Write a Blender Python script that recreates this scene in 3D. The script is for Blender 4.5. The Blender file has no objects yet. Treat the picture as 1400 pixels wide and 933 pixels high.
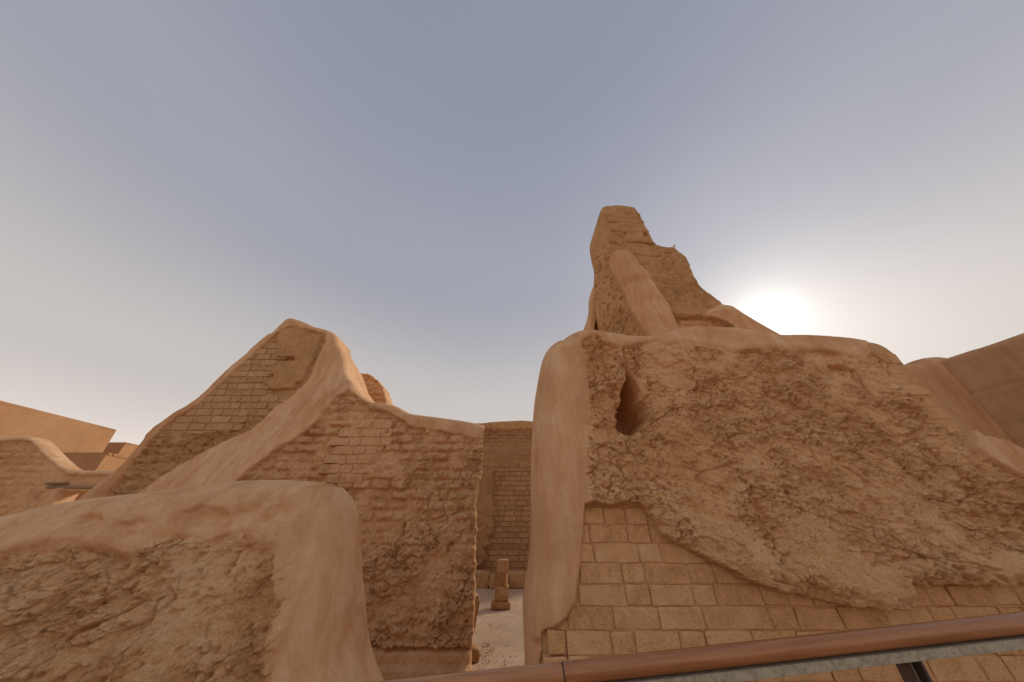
import bpy, math, random
import numpy as np
from mathutils import Vector

# ------------------------------------------------------------------ camera, sky, sun, exposure
scene = bpy.context.scene
EYE = 1.5
PITCH = math.radians(33.0)
FPX = 396.0                      # focal length in pixels of a 1400 px wide picture
cam_d = bpy.data.cameras.new('camera')
cam = bpy.data.objects.new('camera', cam_d)
scene.collection.objects.link(cam)
cam_d.sensor_width = 36.0
cam_d.lens = 36.0 * FPX / 1400.0
cam_d.clip_start = 0.02
cam_d.clip_end = 2000.0
cam.location = (0, 0, EYE)
cam.rotation_euler = (math.pi / 2 + PITCH, 0, 0)
scene.camera = cam

SUN_EL = math.radians(27.0)
SUN_AZ = math.radians(48.0)      # clockwise from +Y, seen from above
sun_dir = Vector((math.sin(SUN_AZ) * math.cos(SUN_EL), math.cos(SUN_AZ) * math.cos(SUN_EL), math.sin(SUN_EL)))

world = bpy.data.worlds.new('World')
scene.world = world
world.use_nodes = True
wn, wl = world.node_tree.nodes, world.node_tree.links
wn.clear()
w_out = wn.new('ShaderNodeOutputWorld')
w_bg = wn.new('ShaderNodeBackground')
w_bg.inputs['Strength'].default_value = 0.12
sky = wn.new('ShaderNodeTexSky')
sky.sky_type = 'NISHITA'
sky.sun_disc = False
sky.sun_elevation = SUN_EL
sky.sun_rotation = SUN_AZ
sky.altitude = 600
sky.air_density = 1.0
sky.dust_density = 5.0
sky.ozone_density = 1.5
# dusty air: the same haze over the whole dome evens the sky out, warm near the horizon,
# and spreads the veiled sun into a wide glow
w_geo = wn.new('ShaderNodeTexCoord')
w_sep = wn.new('ShaderNodeSeparateXYZ')
wl.new(w_geo.outputs['Generated'], w_sep.inputs[0])
w_ramp = wn.new('ShaderNodeValToRGB')
cr = w_ramp.color_ramp
cr.interpolation = 'EASE'
cr.elements[0].position = 0.0
cr.elements[0].color = (2.5, 2.14, 1.90, 1)
cr.elements[1].position = 1.0
cr.elements[1].color = (.67, .73, .93, 1)
e = cr.elements.new(0.30); e.color = (1.43, 1.33, 1.27, 1)
e = cr.elements.new(0.68); e.color = (.87, .89, 1.03, 1)
wl.new(w_sep.outputs['Z'], w_ramp.inputs['Fac'])
w_mix = wn.new('ShaderNodeMix'); w_mix.data_type = 'RGBA'
w_mix.inputs['Factor'].default_value = 0.99
wl.new(sky.outputs['Color'], w_mix.inputs[6])
wl.new(w_ramp.outputs['Color'], w_mix.inputs[7])
w_nz = wn.new('ShaderNodeTexNoise'); w_nz.inputs['Scale'].default_value = 1.7; w_nz.inputs['Detail'].default_value = 5
w_mp = wn.new('ShaderNodeMapping'); w_mp.inputs['Scale'].default_value = (1, 1, 2.6)
wl.new(w_geo.outputs['Generated'], w_mp.inputs['Vector']); wl.new(w_mp.outputs[0], w_nz.inputs['Vector'])
w_mr = wn.new('ShaderNodeMapRange'); w_mr.inputs['From Min'].default_value = 0.3; w_mr.inputs['From Max'].default_value = 0.7
w_mr.inputs['To Min'].default_value = 0.98; w_mr.inputs['To Max'].default_value = 1.02
wl.new(w_nz.outputs['Fac'], w_mr.inputs['Value'])
w_sc = wn.new('ShaderNodeVectorMath'); w_sc.operation = 'SCALE'
wl.new(w_mix.outputs[2], w_sc.inputs[0]); wl.new(w_mr.outputs[0], w_sc.inputs['Scale'])
w_dot = wn.new('ShaderNodeVectorMath'); w_dot.operation = 'DOT_PRODUCT'
wl.new(w_geo.outputs['Generated'], w_dot.inputs[0])
w_dot.inputs[1].default_value = sun_dir
def w_glow(power, col):
    m0 = wn.new('ShaderNodeMath'); m0.operation = 'MAXIMUM'; m0.inputs[1].default_value = 0.0
    wl.new(w_dot.outputs['Value'], m0.inputs[0])
    m1 = wn.new('ShaderNodeMath'); m1.operation = 'POWER'; m1.inputs[1].default_value = power
    wl.new(m0.outputs[0], m1.inputs[0])
    m2 = wn.new('ShaderNodeVectorMath'); m2.operation = 'SCALE'
    m2.inputs[0].default_value = col
    wl.new(m1.outputs[0], m2.inputs['Scale'])
    return m2
w_add = None
prev = w_sc.outputs[0]
for power, col in ((1100.0, (1.9, 1.85, 1.78)), (320.0, (.6, .58, .55)), (80.0, (.32, .31, .29)), (20.0, (.27, .25, .23)), (6.0, (.13, .12, .11))):
    g = w_glow(power, col)
    w_add = wn.new('ShaderNodeVectorMath'); w_add.operation = 'ADD'
    wl.new(prev, w_add.inputs[0]); wl.new(g.outputs[0], w_add.inputs[1])
    prev = w_add.outputs[0]
wl.new(prev, w_bg.inputs['Color'])
wl.new(w_bg.outputs[0], w_out.inputs['Surface'])

sun_d = bpy.data.lights.new('sun', 'SUN')
sun_d.energy = 0.6
sun_d.angle = math.radians(12.0)
sun_d.color = (1.0, 0.9, 0.76)
sun = bpy.data.objects.new('sun', sun_d)
scene.collection.objects.link(sun)
sun.rotation_euler = (-sun_dir).to_track_quat('-Z', 'Y').to_euler()
sun.location = (20, 18, 20)

vs = scene.view_settings
vs.view_transform = 'Standard'
vs.look = 'None'
vs.gamma = 1.0
vs.use_curve_mapping = False
vs.exposure = 1.76
scene.render.engine = 'CYCLES'
scene.cycles.use_denoising = True
scene.cycles.max_bounces = 8
scene.cycles.diffuse_bounces = 8

# ------------------------------------------------------------------ numeric helpers
rng = np.random.RandomState(7)
random.seed(7)
_perm = rng.permutation(256).astype(np.int32)
_perm = np.concatenate([_perm, _perm, _perm])
_ang = (np.arange(256) * 2.399963).astype(np.float32)
_ca, _sa = np.cos(_ang), np.sin(_ang)

def perlin(x, y, z):
    """gradient noise over (x, z); y only picks an independent layer"""
    x = np.asarray(x, np.float32); z = np.asarray(z, np.float32)
    k = int(round(float(y) * 10)) * 37
    x0 = np.floor(x); z0 = np.floor(z)
    xi = x0.astype(np.int32); zi = z0.astype(np.int32)
    xf = x - x0; zf = z - z0
    u = xf * xf * xf * (xf * (xf * 6 - 15) + 10)
    w = zf * zf * zf * (zf * (zf * 6 - 15) + 10)
    a0 = _perm[(xi + k) & 255]; a1 = _perm[(xi + 1 + k) & 255]
    z1 = (zi + 1) & 255; zi = zi & 255
    def g(h, fx, fz): return _ca[h] * fx + _sa[h] * fz
    n00 = g(_perm[a0 + zi], xf, zf); n10 = g(_perm[a1 + zi], xf - 1, zf)
    n01 = g(_perm[a0 + z1], xf, zf - 1); n11 = g(_perm[a1 + z1], xf - 1, zf - 1)
    p = n00 + u * (n10 - n00); q = n01 + u * (n11 - n01)
    return (p + w * (q - p)) * 1.5

def fbm(x, z, f, octs=4, seed=0.0, gain=0.5, lac=2.03):
    s = 0; a = 1.0; t = 0
    for i in range(octs):
        s = s + a * perlin(x * f + 11.3 * i, seed + 3.7 * i, z * f - 7.1 * i)
        t += a; a *= gain; f *= lac
    return s / t

def ridged(x, z, f, octs=4, seed=0.0, gain=0.55, lac=2.1):
    s = 0; a = 1.0; t = 0
    for i in range(octs):
        s = s + a * (1 - 2 * np.abs(perlin(x * f + 5.3 * i, seed + 2.9 * i, z * f + 9.1 * i)))
        t += a; a *= gain; f *= lac
    return s / t

def worley(x, z, f, seed=0):
    """distance to nearest and second nearest cell point, and a random value per cell"""
    x = x * f; z = z * f
    xi = np.floor(x).astype(np.int32); zi = np.floor(z).astype(np.int32)
    f1 = np.full(x.shape, 9.0, np.float32); f2 = f1.copy(); idv = np.zeros(x.shape, np.float32)
    for dx in (-1, 0, 1):
        for dz in (-1, 0, 1):
            cx = xi + dx; cz = zi + dz
            h = _perm[_perm[(cx + seed * 17) & 255] + (cz & 255)]
            h2 = _perm[h + 31]
            px_ = cx + h / 255.0; pz_ = cz + h2 / 255.0
            d = np.sqrt((x - px_) ** 2 + (z - pz_) ** 2)
            closer = d < f1
            f2 = np.where(closer, f1, np.minimum(f2, d))
            idv = np.where(closer, _perm[h2 + h] / 255.0, idv)
            f1 = np.where(closer, d, f1)
    return f1, f2, idv

def sstep(a, b, x):
    t = np.clip((x - a) / (b - a), 0, 1)
    return t * t * (3 - 2 * t)

def mix(a, b, t): return a + (b - a) * t

def sdf(X, Z, poly, near=False):
    """signed distance to a polygon, positive inside; also the nearest point"""
    P = [(float(a), float(b)) for a, b in poly]; Q = P[1:] + P[:1]
    X = np.asarray(X, np.float32); Z = np.asarray(Z, np.float32)
    best = np.full(X.shape, 1e9, np.float32); nx = X.copy(); nz = Z.copy(); ins = np.zeros(X.shape, bool)
    for (ax, az), (bx, bz) in zip(P, Q):
        ex, ez = bx - ax, bz - az
        L = ex * ex + ez * ez + 1e-12
        t = np.clip(((X - ax) * ex + (Z - az) * ez) / L, 0, 1)
        qx = ax + t * ex; qz = az + t * ez
        d = (X - qx) ** 2 + (Z - qz) ** 2
        m = d < best
        np.copyto(best, d, where=m)
        if near: np.copyto(nx, qx, where=m); np.copyto(nz, qz, where=m)
        if abs(ez) > 1e-9:
            c = (az > Z) != (bz > Z)
            ins ^= c & (X < ex * (Z - az) / ez + ax)
    return np.where(ins, 1, -1) * np.sqrt(best), nx, nz

def line_dist(X, Z, pts):
    X = np.asarray(X, np.float32); Z = np.asarray(Z, np.float32)
    best = np.full(X.shape, 1e9, np.float32); tt = np.zeros(X.shape, np.float32); n = len(pts) - 1
    for i in range(n):
        (ax, az), (bx, bz) = [(float(a), float(b)) for a, b in (pts[i], pts[i + 1])]
        ex, ez = bx - ax, bz - az
        t = np.clip(((X - ax) * ex + (Z - az) * ez) / (ex * ex + ez * ez + 1e-12), 0, 1)
        d = np.hypot(X - ax - t * ex, Z - az - t * ez)
        m = d < best
        best = np.where(m, d, best); tt = np.where(m, (i + t) / n, tt)
    return best, tt

CP, SP = math.cos(PITCH), math.sin(PITCH)
def at(x, y, Y):
    """(X, Z) of a picture point on the upright plane at distance Y; used only to measure the place"""
    dx, dy = x - 700.0, 466.5 - y
    yf = FPX * CP - dy * SP; zf = FPX * SP + dy * CP
    return (dx / yf * Y, EYE + zf / yf * Y)
def ats(pts, Y): return [at(x, y, Y) for x, y in pts]

def curve(pts, n=6):
    """Catmull-Rom through the points"""
    out = []
    P = [pts[0]] + list(pts) + [pts[-1]]
    for i in range(1, len(P) - 2):
        p0, p1, p2, p3 = P[i - 1], P[i], P[i + 1], P[i + 2]
        for k in range(n):
            t = k / n
            out.append(tuple(0.5 * (2 * p1[j] + (p2[j] - p0[j]) * t + (2 * p0[j] - 5 * p1[j] + 4 * p2[j] - p3[j]) * t * t
                                    + (3 * p1[j] - p0[j] - 3 * p2[j] + p3[j]) * t ** 3) for j in (0, 1)))
    out.append(tuple(pts[-1]))
    return out

def spaced(*segs):
    """spaced(a, step, b, step2, c): coordinates with a step for each stretch"""
    out = [segs[0]]
    for i in range(1, len(segs) - 1, 2):
        n = max(1, int(round((segs[i + 1] - out[-1]) / segs[i])))
        out += list(np.linspace(out[-1], segs[i + 1], n + 1)[1:])
    return np.array(out)

# ------------------------------------------------------------------ object helpers
col = scene.collection
def tag(o, label=None, cat=None, group=None, kind=None):
    if label: o['label'] = label
    if cat: o['category'] = cat
    if group: o['group'] = group
    if kind: o['kind'] = kind
    return o
def empty(name, loc, label, cat, group=None, rz=0.0):
    o = bpy.data.objects.new(name, None)
    col.objects.link(o)
    o.location = loc; o.rotation_euler = (0, 0, rz); o.empty_display_size = 0.2
    return tag(o, label, cat, group, 'thing')
def link(name, me, mat, parent=None, loc=(0, 0, 0), smooth=True):
    if mat is not None and not me.materials: me.materials.append(mat)
    if smooth: me.polygons.foreach_set('use_smooth', [True] * len(me.polygons))
    o = bpy.data.objects.new(name, me)
    col.objects.link(o)
    o.parent = parent; o.location = loc
    return o
def mesh(name, verts, faces):
    me = bpy.data.meshes.new(name)
    me.from_pydata([tuple(v) for v in verts], [], [tuple(f) for f in faces])
    me.update()
    return me
def np_mesh(name, V, F):
    """fast mesh from (n,3) vertices and (m,4) quads (triangles repeat their last index)"""
    F = np.asarray(F)
    me = bpy.data.meshes.new(name)
    me.vertices.add(len(V)); me.vertices.foreach_set('co', np.ascontiguousarray(V, np.float32).ravel())
    n = len(F)
    me.loops.add(n * 4); me.loops.foreach_set('vertex_index', np.ascontiguousarray(F, np.int32).ravel())
    me.polygons.add(n)
    me.polygons.foreach_set('loop_start', np.arange(0, n * 4, 4, dtype=np.int32))
    me.polygons.foreach_set('loop_total', np.full(n, 4, np.int32))
    me.update(calc_edges=True)
    return me

def relief(parent, xs, zs, outline, radii, front, disp, parts, yback, origin=(0, 0, 0), back_part=0, back_outline=None, back_shift=None):
    """A thick wall: upright body with the given outline (x, z), a modelled front and rounded rims.
    radii: rim radius for each outline segment. front(X, Z) -> y of the front plane. disp(X, Z) -> (relief height, region id).
    parts: [(name, material)] by region id; every region becomes a part of its own. yback: the body's back."""
    ox, oy, oz = origin
    X, Z = np.meshgrid(xs.astype(np.float32), zs.astype(np.float32))
    sd, nx, nz = sdf(X, Z, outline, True)
    hx = np.gradient(xs)[None, :] + 0 * X; hz = np.gradient(zs)[:, None] + 0 * X
    h = np.maximum(hx, hz)
    inside = sd > 0
    ok = inside | (sd > -1.3 * h)
    Xs = np.where(inside, X, nx); Zs = np.where(inside, Z, nz)
    # rounded rims
    P = np.array(outline); Q = np.roll(P, -1, 0)
    off2 = np.zeros(X.shape)
    for (a, b, r) in zip(P, Q, radii):
        if r <= 0: continue
        d, _ = line_dist(Xs, Zs, [a, b])
        t = np.clip(1 - d / r, 0, 1)
        off2 = np.maximum(off2, r * (1 - np.sqrt(np.maximum(0, 1 - t * t))))
    y0 = front(Xs, Zs)
    dd, reg = disp(Xs, Zs)
    Y = y0 + off2 - dd * sstep(-.02, .07, np.maximum(sd, 0))
    # quads
    i0 = np.arange(X.size).reshape(X.shape)
    q = np.stack([i0[:-1, :-1], i0[:-1, 1:], i0[1:, 1:], i0[1:, :-1]], -1).reshape(-1, 4)
    okf = ok.ravel()[q].all(1) & inside.ravel()[q].any(1)
    q = q[okf]
    fr = np.median(reg.ravel()[q], axis=1).round().astype(int)
    V = np.stack([Xs.ravel() - ox, Y.ravel() - oy, Zs.ravel() - oz], -1)
    # rim walls back to yback
    ed = np.concatenate([q[:, [0, 1]], q[:, [1, 2]], q[:, [2, 3]], q[:, [3, 0]]])
    er = np.concatenate([fr] * 4)
    key = np.sort(ed, 1); key = key[:, 0].astype(np.int64) * X.size + key[:, 1]
    u, idx, cnt = np.unique(key, return_index=True, return_counts=True)
    b = idx[cnt == 1]
    be, br = ed[b], er[b]
    nv = len(V)
    Vb = V.copy(); Vb[:, 1] = (yback(Xs, Zs).ravel() if callable(yback) else yback) - oy
    Vb[:, 1] = np.maximum(Vb[:, 1], V[:, 1] + 0.02)
    if back_shift is not None: Vb[:, 0] += back_shift(Xs, Zs).ravel()
    F = np.concatenate([q, np.stack([be[:, 1], be[:, 0], be[:, 0] + nv, be[:, 1] + nv], -1)])
    R = np.concatenate([fr, br])
    V = np.concatenate([V, Vb])
    # every separate patch of a region is a part of its own; crumbs go to the region around them
    def comps(f):
        used, inv = np.unique(f.ravel(), return_inverse=True)
        inv = inv.reshape(-1, 4); lab = np.arange(len(used))
        while True:
            m = lab[inv].min(1)
            new = lab.copy()
            for k in range(4): np.minimum.at(new, inv[:, k], m)
            new = new[new]
            if (new == lab).all(): break
            lab = new
        return lab[inv[:, 0]]
    order = sorted(range(len(parts)), key=lambda r_: (R == r_).sum())
    main = order[-1]
    final = {r_: [] for r_ in range(len(parts))}
    for rid in order:
        idx_ = np.nonzero(R == rid)[0]
        if len(idx_) == 0: continue
        c = comps(F[idx_])
        ids, cn = np.unique(c, return_counts=True)
        for i_, n_ in zip(ids, cn):
            sel = idx_[c == i_]
            if n_ >= .04 * cn.max(): final[rid].append(sel)
            elif rid != main: R[sel] = main
            else: R[sel] = main; final[rid][0:0] = []
    # crumbs handed to the main region join its largest patch
    idx_ = np.nonzero(R == main)[0]
    c = comps(F[idx_]); ids, cn = np.unique(c, return_counts=True)
    big = ids[cn >= .04 * cn.max()]
    final[main] = [idx_[c == i_] for i_ in big]
    rest = idx_[~np.isin(c, big)]
    if len(rest): final[main][0] = np.concatenate([final[main][0], rest])
    for rid, (name, mat) in enumerate(parts):
        for sel in final[rid]:
            f = F[sel]
            used, inv = np.unique(f.ravel(), return_inverse=True)
            link(name, np_mesh(name, V[used], inv.reshape(-1, 4)), mat, parent)
    yb = float(Vb[:, 1].max())
    bo = back_outline or outline
    me = mesh('back_face', [(x - ox, yb, z - oz) for x, z in bo], [list(range(len(bo)))[::-1]])
    link('back_face', me, parts[back_part][1], parent, smooth=False)

# ------------------------------------------------------------------ materials
def nodes_of(name):
    m = bpy.data.materials.new(name); m.use_nodes = True
    n, l = m.node_tree.nodes, m.node_tree.links
    return m, n, l, n['Principled BSDF']
def set_ramp(r, stops):
    el = r.color_ramp.elements
    while len(el) > 1: el.remove(el[-1])
    el[0].position, el[0].color = stops[0][0], (*stops[0][1], 1)
    for p, c in stops[1:]:
        k = el.new(p); k.color = (*c, 1)
def earth(name, dark, mid, light, broad=1.3, fine=14.0, grain=0.5, bump=0.004, bump_scale=55.0, stretch=(1, 1, 1), rough=0.95,
          stain=None, stain_scale=(2.2, 2.2, 0.5), stain_amt=0.0, per_object=0.0, crack=0.0, straw=0.0, pits=0.0, streak=0.0):
    m, n, l, bs = nodes_of(name)
    bs.inputs['Roughness'].default_value = rough
    bs.inputs['Specular IOR Level'].default_value = 0.12
    geo = n.new('ShaderNodeNewGeometry')
    mp = n.new('ShaderNodeMapping'); mp.inputs['Scale'].default_value = stretch
    l.new(geo.outputs['Position'], mp.inputs['Vector'])
    vec = mp.outputs[0]
    if per_object:
        oi = n.new('ShaderNodeObjectInfo')
        sc = n.new('ShaderNodeVectorMath'); sc.operation = 'SCALE'; sc.inputs[0].default_value = (13, 7, 9)
        l.new(oi.outputs['Random'], sc.inputs['Scale'])
        ad = n.new('ShaderNodeVectorMath'); ad.operation = 'ADD'
        l.new(vec, ad.inputs[0]); l.new(sc.outputs[0], ad.inputs[1]); vec = ad.outputs[0]
    def noise(scale, detail=5, roughness=0.6, v=None, dist=0.0):
        t = n.new('ShaderNodeTexNoise'); t.inputs['Scale'].default_value = scale
        t.inputs['Detail'].default_value = detail; t.inputs['Roughness'].default_value = roughness
        t.inputs['Distortion'].default_value = dist
        l.new(v or vec, t.inputs['Vector']); return t.outputs['Fac']
    def math_(op, a, b, c=None):
        t = n.new('ShaderNodeMath'); t.operation = op
        for i, x in enumerate((a, b, c)):
            if x is None: continue
            if isinstance(x, (int, float)): t.inputs[i].default_value = x
            else: l.new(x, t.inputs[i])
        return t.outputs[0]
    nb = noise(broad, 6, 0.62, dist=0.6)
    nf = noise(fine, 8, 0.68, dist=0.3)
    ng = noise(95, 6, 0.75)
    f = math_('ADD', math_('MULTIPLY', nb, 0.55), math_('MULTIPLY', nf, 0.45))
    f = math_('ADD', f, math_('MULTIPLY', math_('SUBTRACT', ng, 0.5), grain))
    if per_object:
        f = math_('ADD', f, math_('MULTIPLY', math_('SUBTRACT', oi.outputs['Random'], 0.5), per_object))
    if streak:                                             # faint rain streaks and tool marks
        m4 = n.new('ShaderNodeMapping'); m4.inputs['Scale'].default_value = (11, 11, .8)
        l.new(geo.outputs['Position'], m4.inputs['Vector'])
        f = math_('ADD', f, math_('MULTIPLY', math_('SUBTRACT', noise(1.0, 6, 0.7, m4.outputs[0], 0.6), 0.5), streak))
    r = n.new('ShaderNodeValToRGB'); set_ramp(r, [(0.34, dark), (0.5, mid), (0.66, light)])
    l.new(f, r.inputs[0])
    c = r.outputs[0]
    if stain is not None:
        m2 = n.new('ShaderNodeMapping'); m2.inputs['Scale'].default_value = stain_scale
        l.new(geo.outputs['Position'], m2.inputs['Vector'])
        ns = noise(1.6, 7, 0.66, m2.outputs[0], 0.8)
        rs = n.new('ShaderNodeMapRange'); rs.inputs['From Min'].default_value = 0.47; rs.inputs['From Max'].default_value = 0.68
        rs.inputs['To Max'].default_value = stain_amt
        l.new(ns, rs.inputs['Value'])
        mx = n.new('ShaderNodeMix'); mx.data_type = 'RGBA'
        l.new(rs.outputs[0], mx.inputs['Factor']); l.new(c, mx.inputs[6]); mx.inputs[7].default_value = (*stain, 1)
        c = mx.outputs[2]
    l.new(c, bs.inputs['Base Color'])
    nb1 = noise(bump_scale, 9, 0.72, dist=0.4)
    hgt = nb1
    if straw:
        m3 = n.new('ShaderNodeMapping'); m3.inputs['Scale'].default_value = (60, 60, 230); m3.inputs['Rotation'].default_value = (0.3, 0.5, 0.2)
        l.new(geo.outputs['Position'], m3.inputs['Vector'])
        hgt = math_('ADD', hgt, math_('MULTIPLY', noise(1.0, 3, 0.6, m3.outputs[0], 1.2), straw))
    if crack:
        v = n.new('ShaderNodeTexVoronoi'); v.feature = 'DISTANCE_TO_EDGE'; v.inputs['Scale'].default_value = 9
        wv = n.new('ShaderNodeTexNoise'); wv.inputs['Scale'].default_value = 7; wv.inputs['Detail'].default_value = 4
        l.new(vec, wv.inputs['Vector'])
        va = n.new('ShaderNodeVectorMath'); va.operation = 'MULTIPLY_ADD'
        l.new(wv.outputs['Color'], va.inputs[0]); va.inputs[1].default_value = (0.25, 0.25, 0.25); l.new(vec, va.inputs[2])
        l.new(va.outputs[0], v.inputs['Vector'])
        cr_ = n.new('ShaderNodeMapRange'); cr_.inputs['From Max'].default_value = 0.05; l.new(v.outputs[0], cr_.inputs['Value'])
        hgt = math_('ADD', hgt, math_('MULTIPLY', cr_.outputs[0], crack))
    if pits:
        v2 = n.new('ShaderNodeTexVoronoi'); v2.inputs['Scale'].default_value = 42; l.new(vec, v2.inputs['Vector'])
        p2 = n.new('ShaderNodeMapRange'); p2.inputs['From Min'].default_value = 0.08; p2.inputs['From Max'].default_value = 0.28
        l.new(v2.outputs[0], p2.inputs['Value'])
        hgt = math_('ADD', hgt, math_('MULTIPLY', p2.outputs[0], pits))
    bp = n.new('ShaderNodeBump'); bp.inputs['Strength'].default_value = 1.0; bp.inputs['Distance'].default_value = bump
    l.new(hgt, bp.inputs['Height']); l.new(bp.outputs[0], bs.inputs['Normal'])
    return m

M_PLASTER = earth('smooth_plaster', (.54, .30, .15), (.69, .412, .222), (.79, .515, .30), broad=0.9, fine=4.5, grain=0.4, bump=0.006,
                  bump_scale=20, stain=(.56, .275, .12), stain_amt=0.85, stretch=(1, 1, .6), streak=.3, crack=.05, pits=.06)
M_ROUGH = earth('eroded_mud', (.62, .325, .138), (.86, .495, .24), (.93, .605, .345), broad=1.8, fine=8, grain=0.9, bump=0.022,
                bump_scale=26, straw=0.3, pits=0.12, crack=0.12, streak=.15)
M_ROUGH_PALE = earth('weathered_mud', (.62, .325, .14), (.85, .49, .24), (.94, .64, .38), broad=1.5, fine=7, grain=0.8, bump=0.022,
                bump_scale=24, straw=0.35, pits=0.12, crack=0.12)
M_ROUGH_DARK = earth('old_brick_earth', (.53, .285, .135), (.77, .45, .225), (.86, .545, .31), broad=1.5, fine=8, grain=0.8, bump=0.026,
                bump_scale=20, straw=0.3, pits=0.15, crack=0.15)
M_BRICK = earth('mud_brick', (.62, .335, .145), (.83, .47, .225), (.91, .575, .315), broad=5, fine=14, grain=0.8, bump=0.012, bump_scale=24,
                per_object=0.12, straw=0.7, pits=0.35)
M_BRICK_DARK = earth('old_mud_brick', (.42, .235, .105), (.55, .325, .16), (.64, .40, .215), broad=3, fine=9, grain=0.7, bump=0.012, bump_scale=24,
                per_object=0.12, straw=0.3, pits=0.2)
M_MORTAR = earth('mud_mortar', (.48, .27, .12), (.60, .36, .175), (.69, .44, .235), broad=3, fine=16, grain=0.6, bump=0.006, bump_scale=50)
M_MUDWALL = earth('mud_rendered_face', (.38, .195, .078), (.54, .305, .137), (.64, .39, .195), broad=1.4, fine=7, grain=0.7, bump=0.016, bump_scale=22,
                  pits=0.12, straw=0.35, streak=.2)
M_SIDE = earth('brown_plaster', (.46, .265, .135), (.56, .34, .185), (.65, .42, .25), broad=0.9, fine=4.5, grain=0.4, bump=0.008, bump_scale=20, streak=.3)
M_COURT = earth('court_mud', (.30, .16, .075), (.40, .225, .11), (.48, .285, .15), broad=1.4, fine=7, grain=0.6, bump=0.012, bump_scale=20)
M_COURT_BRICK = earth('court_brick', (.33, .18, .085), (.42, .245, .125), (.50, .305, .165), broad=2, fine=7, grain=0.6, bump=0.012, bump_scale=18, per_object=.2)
M_HOUSE = earth('restored_plaster', (.40, .21, .10), (.45, .245, .12), (.49, .28, .145), broad=0.5, fine=2.5, grain=0.2, bump=0.006, bump_scale=12)
M_SAND = earth('sandy_ground', (.42, .28, .175), (.52, .355, .235), (.59, .42, .295), broad=0.8, fine=6, grain=0.6, bump=0.012, bump_scale=20, pits=0.2)
M_STONE = earth('rough_stone', (.34, .19, .085), (.48, .28, .13), (.58, .37, .20), broad=3, fine=14, grain=0.5, bump=0.012, bump_scale=24, per_object=0.25, pits=0.25)

def wood(name, c1, c2, rough, axis):
    m, n, l, bs = nodes_of(name)
    tc = n.new('ShaderNodeTexCoord'); mp = n.new('ShaderNodeMapping'); mp.inputs['Scale'].default_value = axis
    l.new(tc.outputs['Object'], mp.inputs['Vector'])
    t = n.new('ShaderNodeTexNoise'); t.inputs['Scale'].default_value = 6; t.inputs['Detail'].default_value = 9
    t.inputs['Roughness'].default_value = 0.65; t.inputs['Distortion'].default_value = 0.5
    l.new(mp.outputs[0], t.inputs['Vector'])
    r = n.new('ShaderNodeValToRGB'); set_ramp(r, [(0.32, c1), (0.68, c2)]); l.new(t.outputs['Fac'], r.inputs[0])
    l.new(r.outputs[0], bs.inputs['Base Color'])
    bs.inputs['Roughness'].default_value = rough
    bp = n.new('ShaderNodeBump'); bp.inputs['Distance'].default_value = 0.001; l.new(t.outputs['Fac'], bp.inputs['Height'])
    l.new(bp.outputs[0], bs.inputs['Normal'])
    return m
M_RAIL = wood('varnished_wood', (.27, .10, .036), (.45, .195, .08), 0.27, (0.5, 10, 10))
M_BEAM = wood('weathered_beam', (.26, .155, .085), (.42, .27, .165), 0.9, (0.8, 9, 9))
def metal(name, c1, c2, rough, metallic, scale):
    m, n, l, bs = nodes_of(name)
    geo = n.new('ShaderNodeNewGeometry')
    t = n.new('ShaderNodeTexNoise'); t.inputs['Scale'].default_value = scale; t.inputs['Detail'].default_value = 6; t.inputs['Roughness'].default_value = 0.7
    l.new(geo.outputs['Position'], t.inputs['Vector'])
    r = n.new('ShaderNodeValToRGB'); set_ramp(r, [(0.42, c1), (0.56, c2)]); l.new(t.outputs['Fac'], r.inputs[0])
    l.new(r.outputs[0], bs.inputs['Base Color'])
    bs.inputs['Metallic'].default_value = metallic; bs.inputs['Roughness'].default_value = rough
    return m
M_STEEL = metal('worn_galvanised_steel', (.30, .27, .20), (.42, .385, .30), 0.5, 0.25, 60)
M_POST = metal('brown_painted_steel', (.085, .058, .045), (.115, .08, .062), 0.5, 0.1, 12)
M_GAP_SHADE = metal('gap_shade', (.012, .010, .009), (.02, .017, .015), 0.6, 0.0, 12)  # near-black colour standing in for the shade between the post plates
M_SEAM = metal('dark_joint', (.06, .03, .018), (.09, .05, .03), 0.8, 0.0, 20)

# ------------------------------------------------------------------ mud bricks
def brick_mesh(L, H, D, seed, name='brick', ch=0.008, jit=0.005):
    r = random.Random(seed)
    nx_, nz_ = 5, 4
    fx = [-.5, -.5 + ch / L, 0, .5 - ch / L, .5]
    fz = [-.5, -.5 + ch / H, .5 - ch / H, .5]
    V = []; F = []
    for j in range(nz_):
        for i in range(nx_):
            edge = i in (0, nx_ - 1) or j in (0, nz_ - 1)
            x = fx[i] * L + r.uniform(-jit, jit) * (1.0 if edge else 1.5)
            z = fz[j] * H + r.uniform(-jit, jit) * (.7 if edge else .9)
            y = (ch * r.uniform(.6, 1.5) if edge else 0.0) + r.uniform(-jit, jit) * .5
            if i in (0, nx_ - 1) and j in (0, nz_ - 1): x *= r.uniform(.955, .995); z *= r.uniform(.90, .98); y += ch * r.uniform(.2, .9)
            V.append((x, y, z))
    for j in range(nz_ - 1):
        for i in range(nx_ - 1):
            a = j * nx_ + i; F.append((a, a + 1, a + nx_ + 1, a + nx_))
    ring = [i for i in range(nx_)] + [j * nx_ + nx_ - 1 for j in range(1, nz_)] + \
           [(nz_ - 1) * nx_ + i for i in range(nx_ - 2, -1, -1)] + [j * nx_ for j in range(nz_ - 2, 0, -1)]
    n0 = len(V)
    for k in ring: V.append((V[k][0], D, V[k][2]))
    for k in range(len(ring)):
        a, b = ring[k], ring[(k + 1) % len(ring)]
        F.append((b, a, n0 + k, n0 + (k + 1) % len(ring)))
    return mesh(name, V, F)
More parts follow.
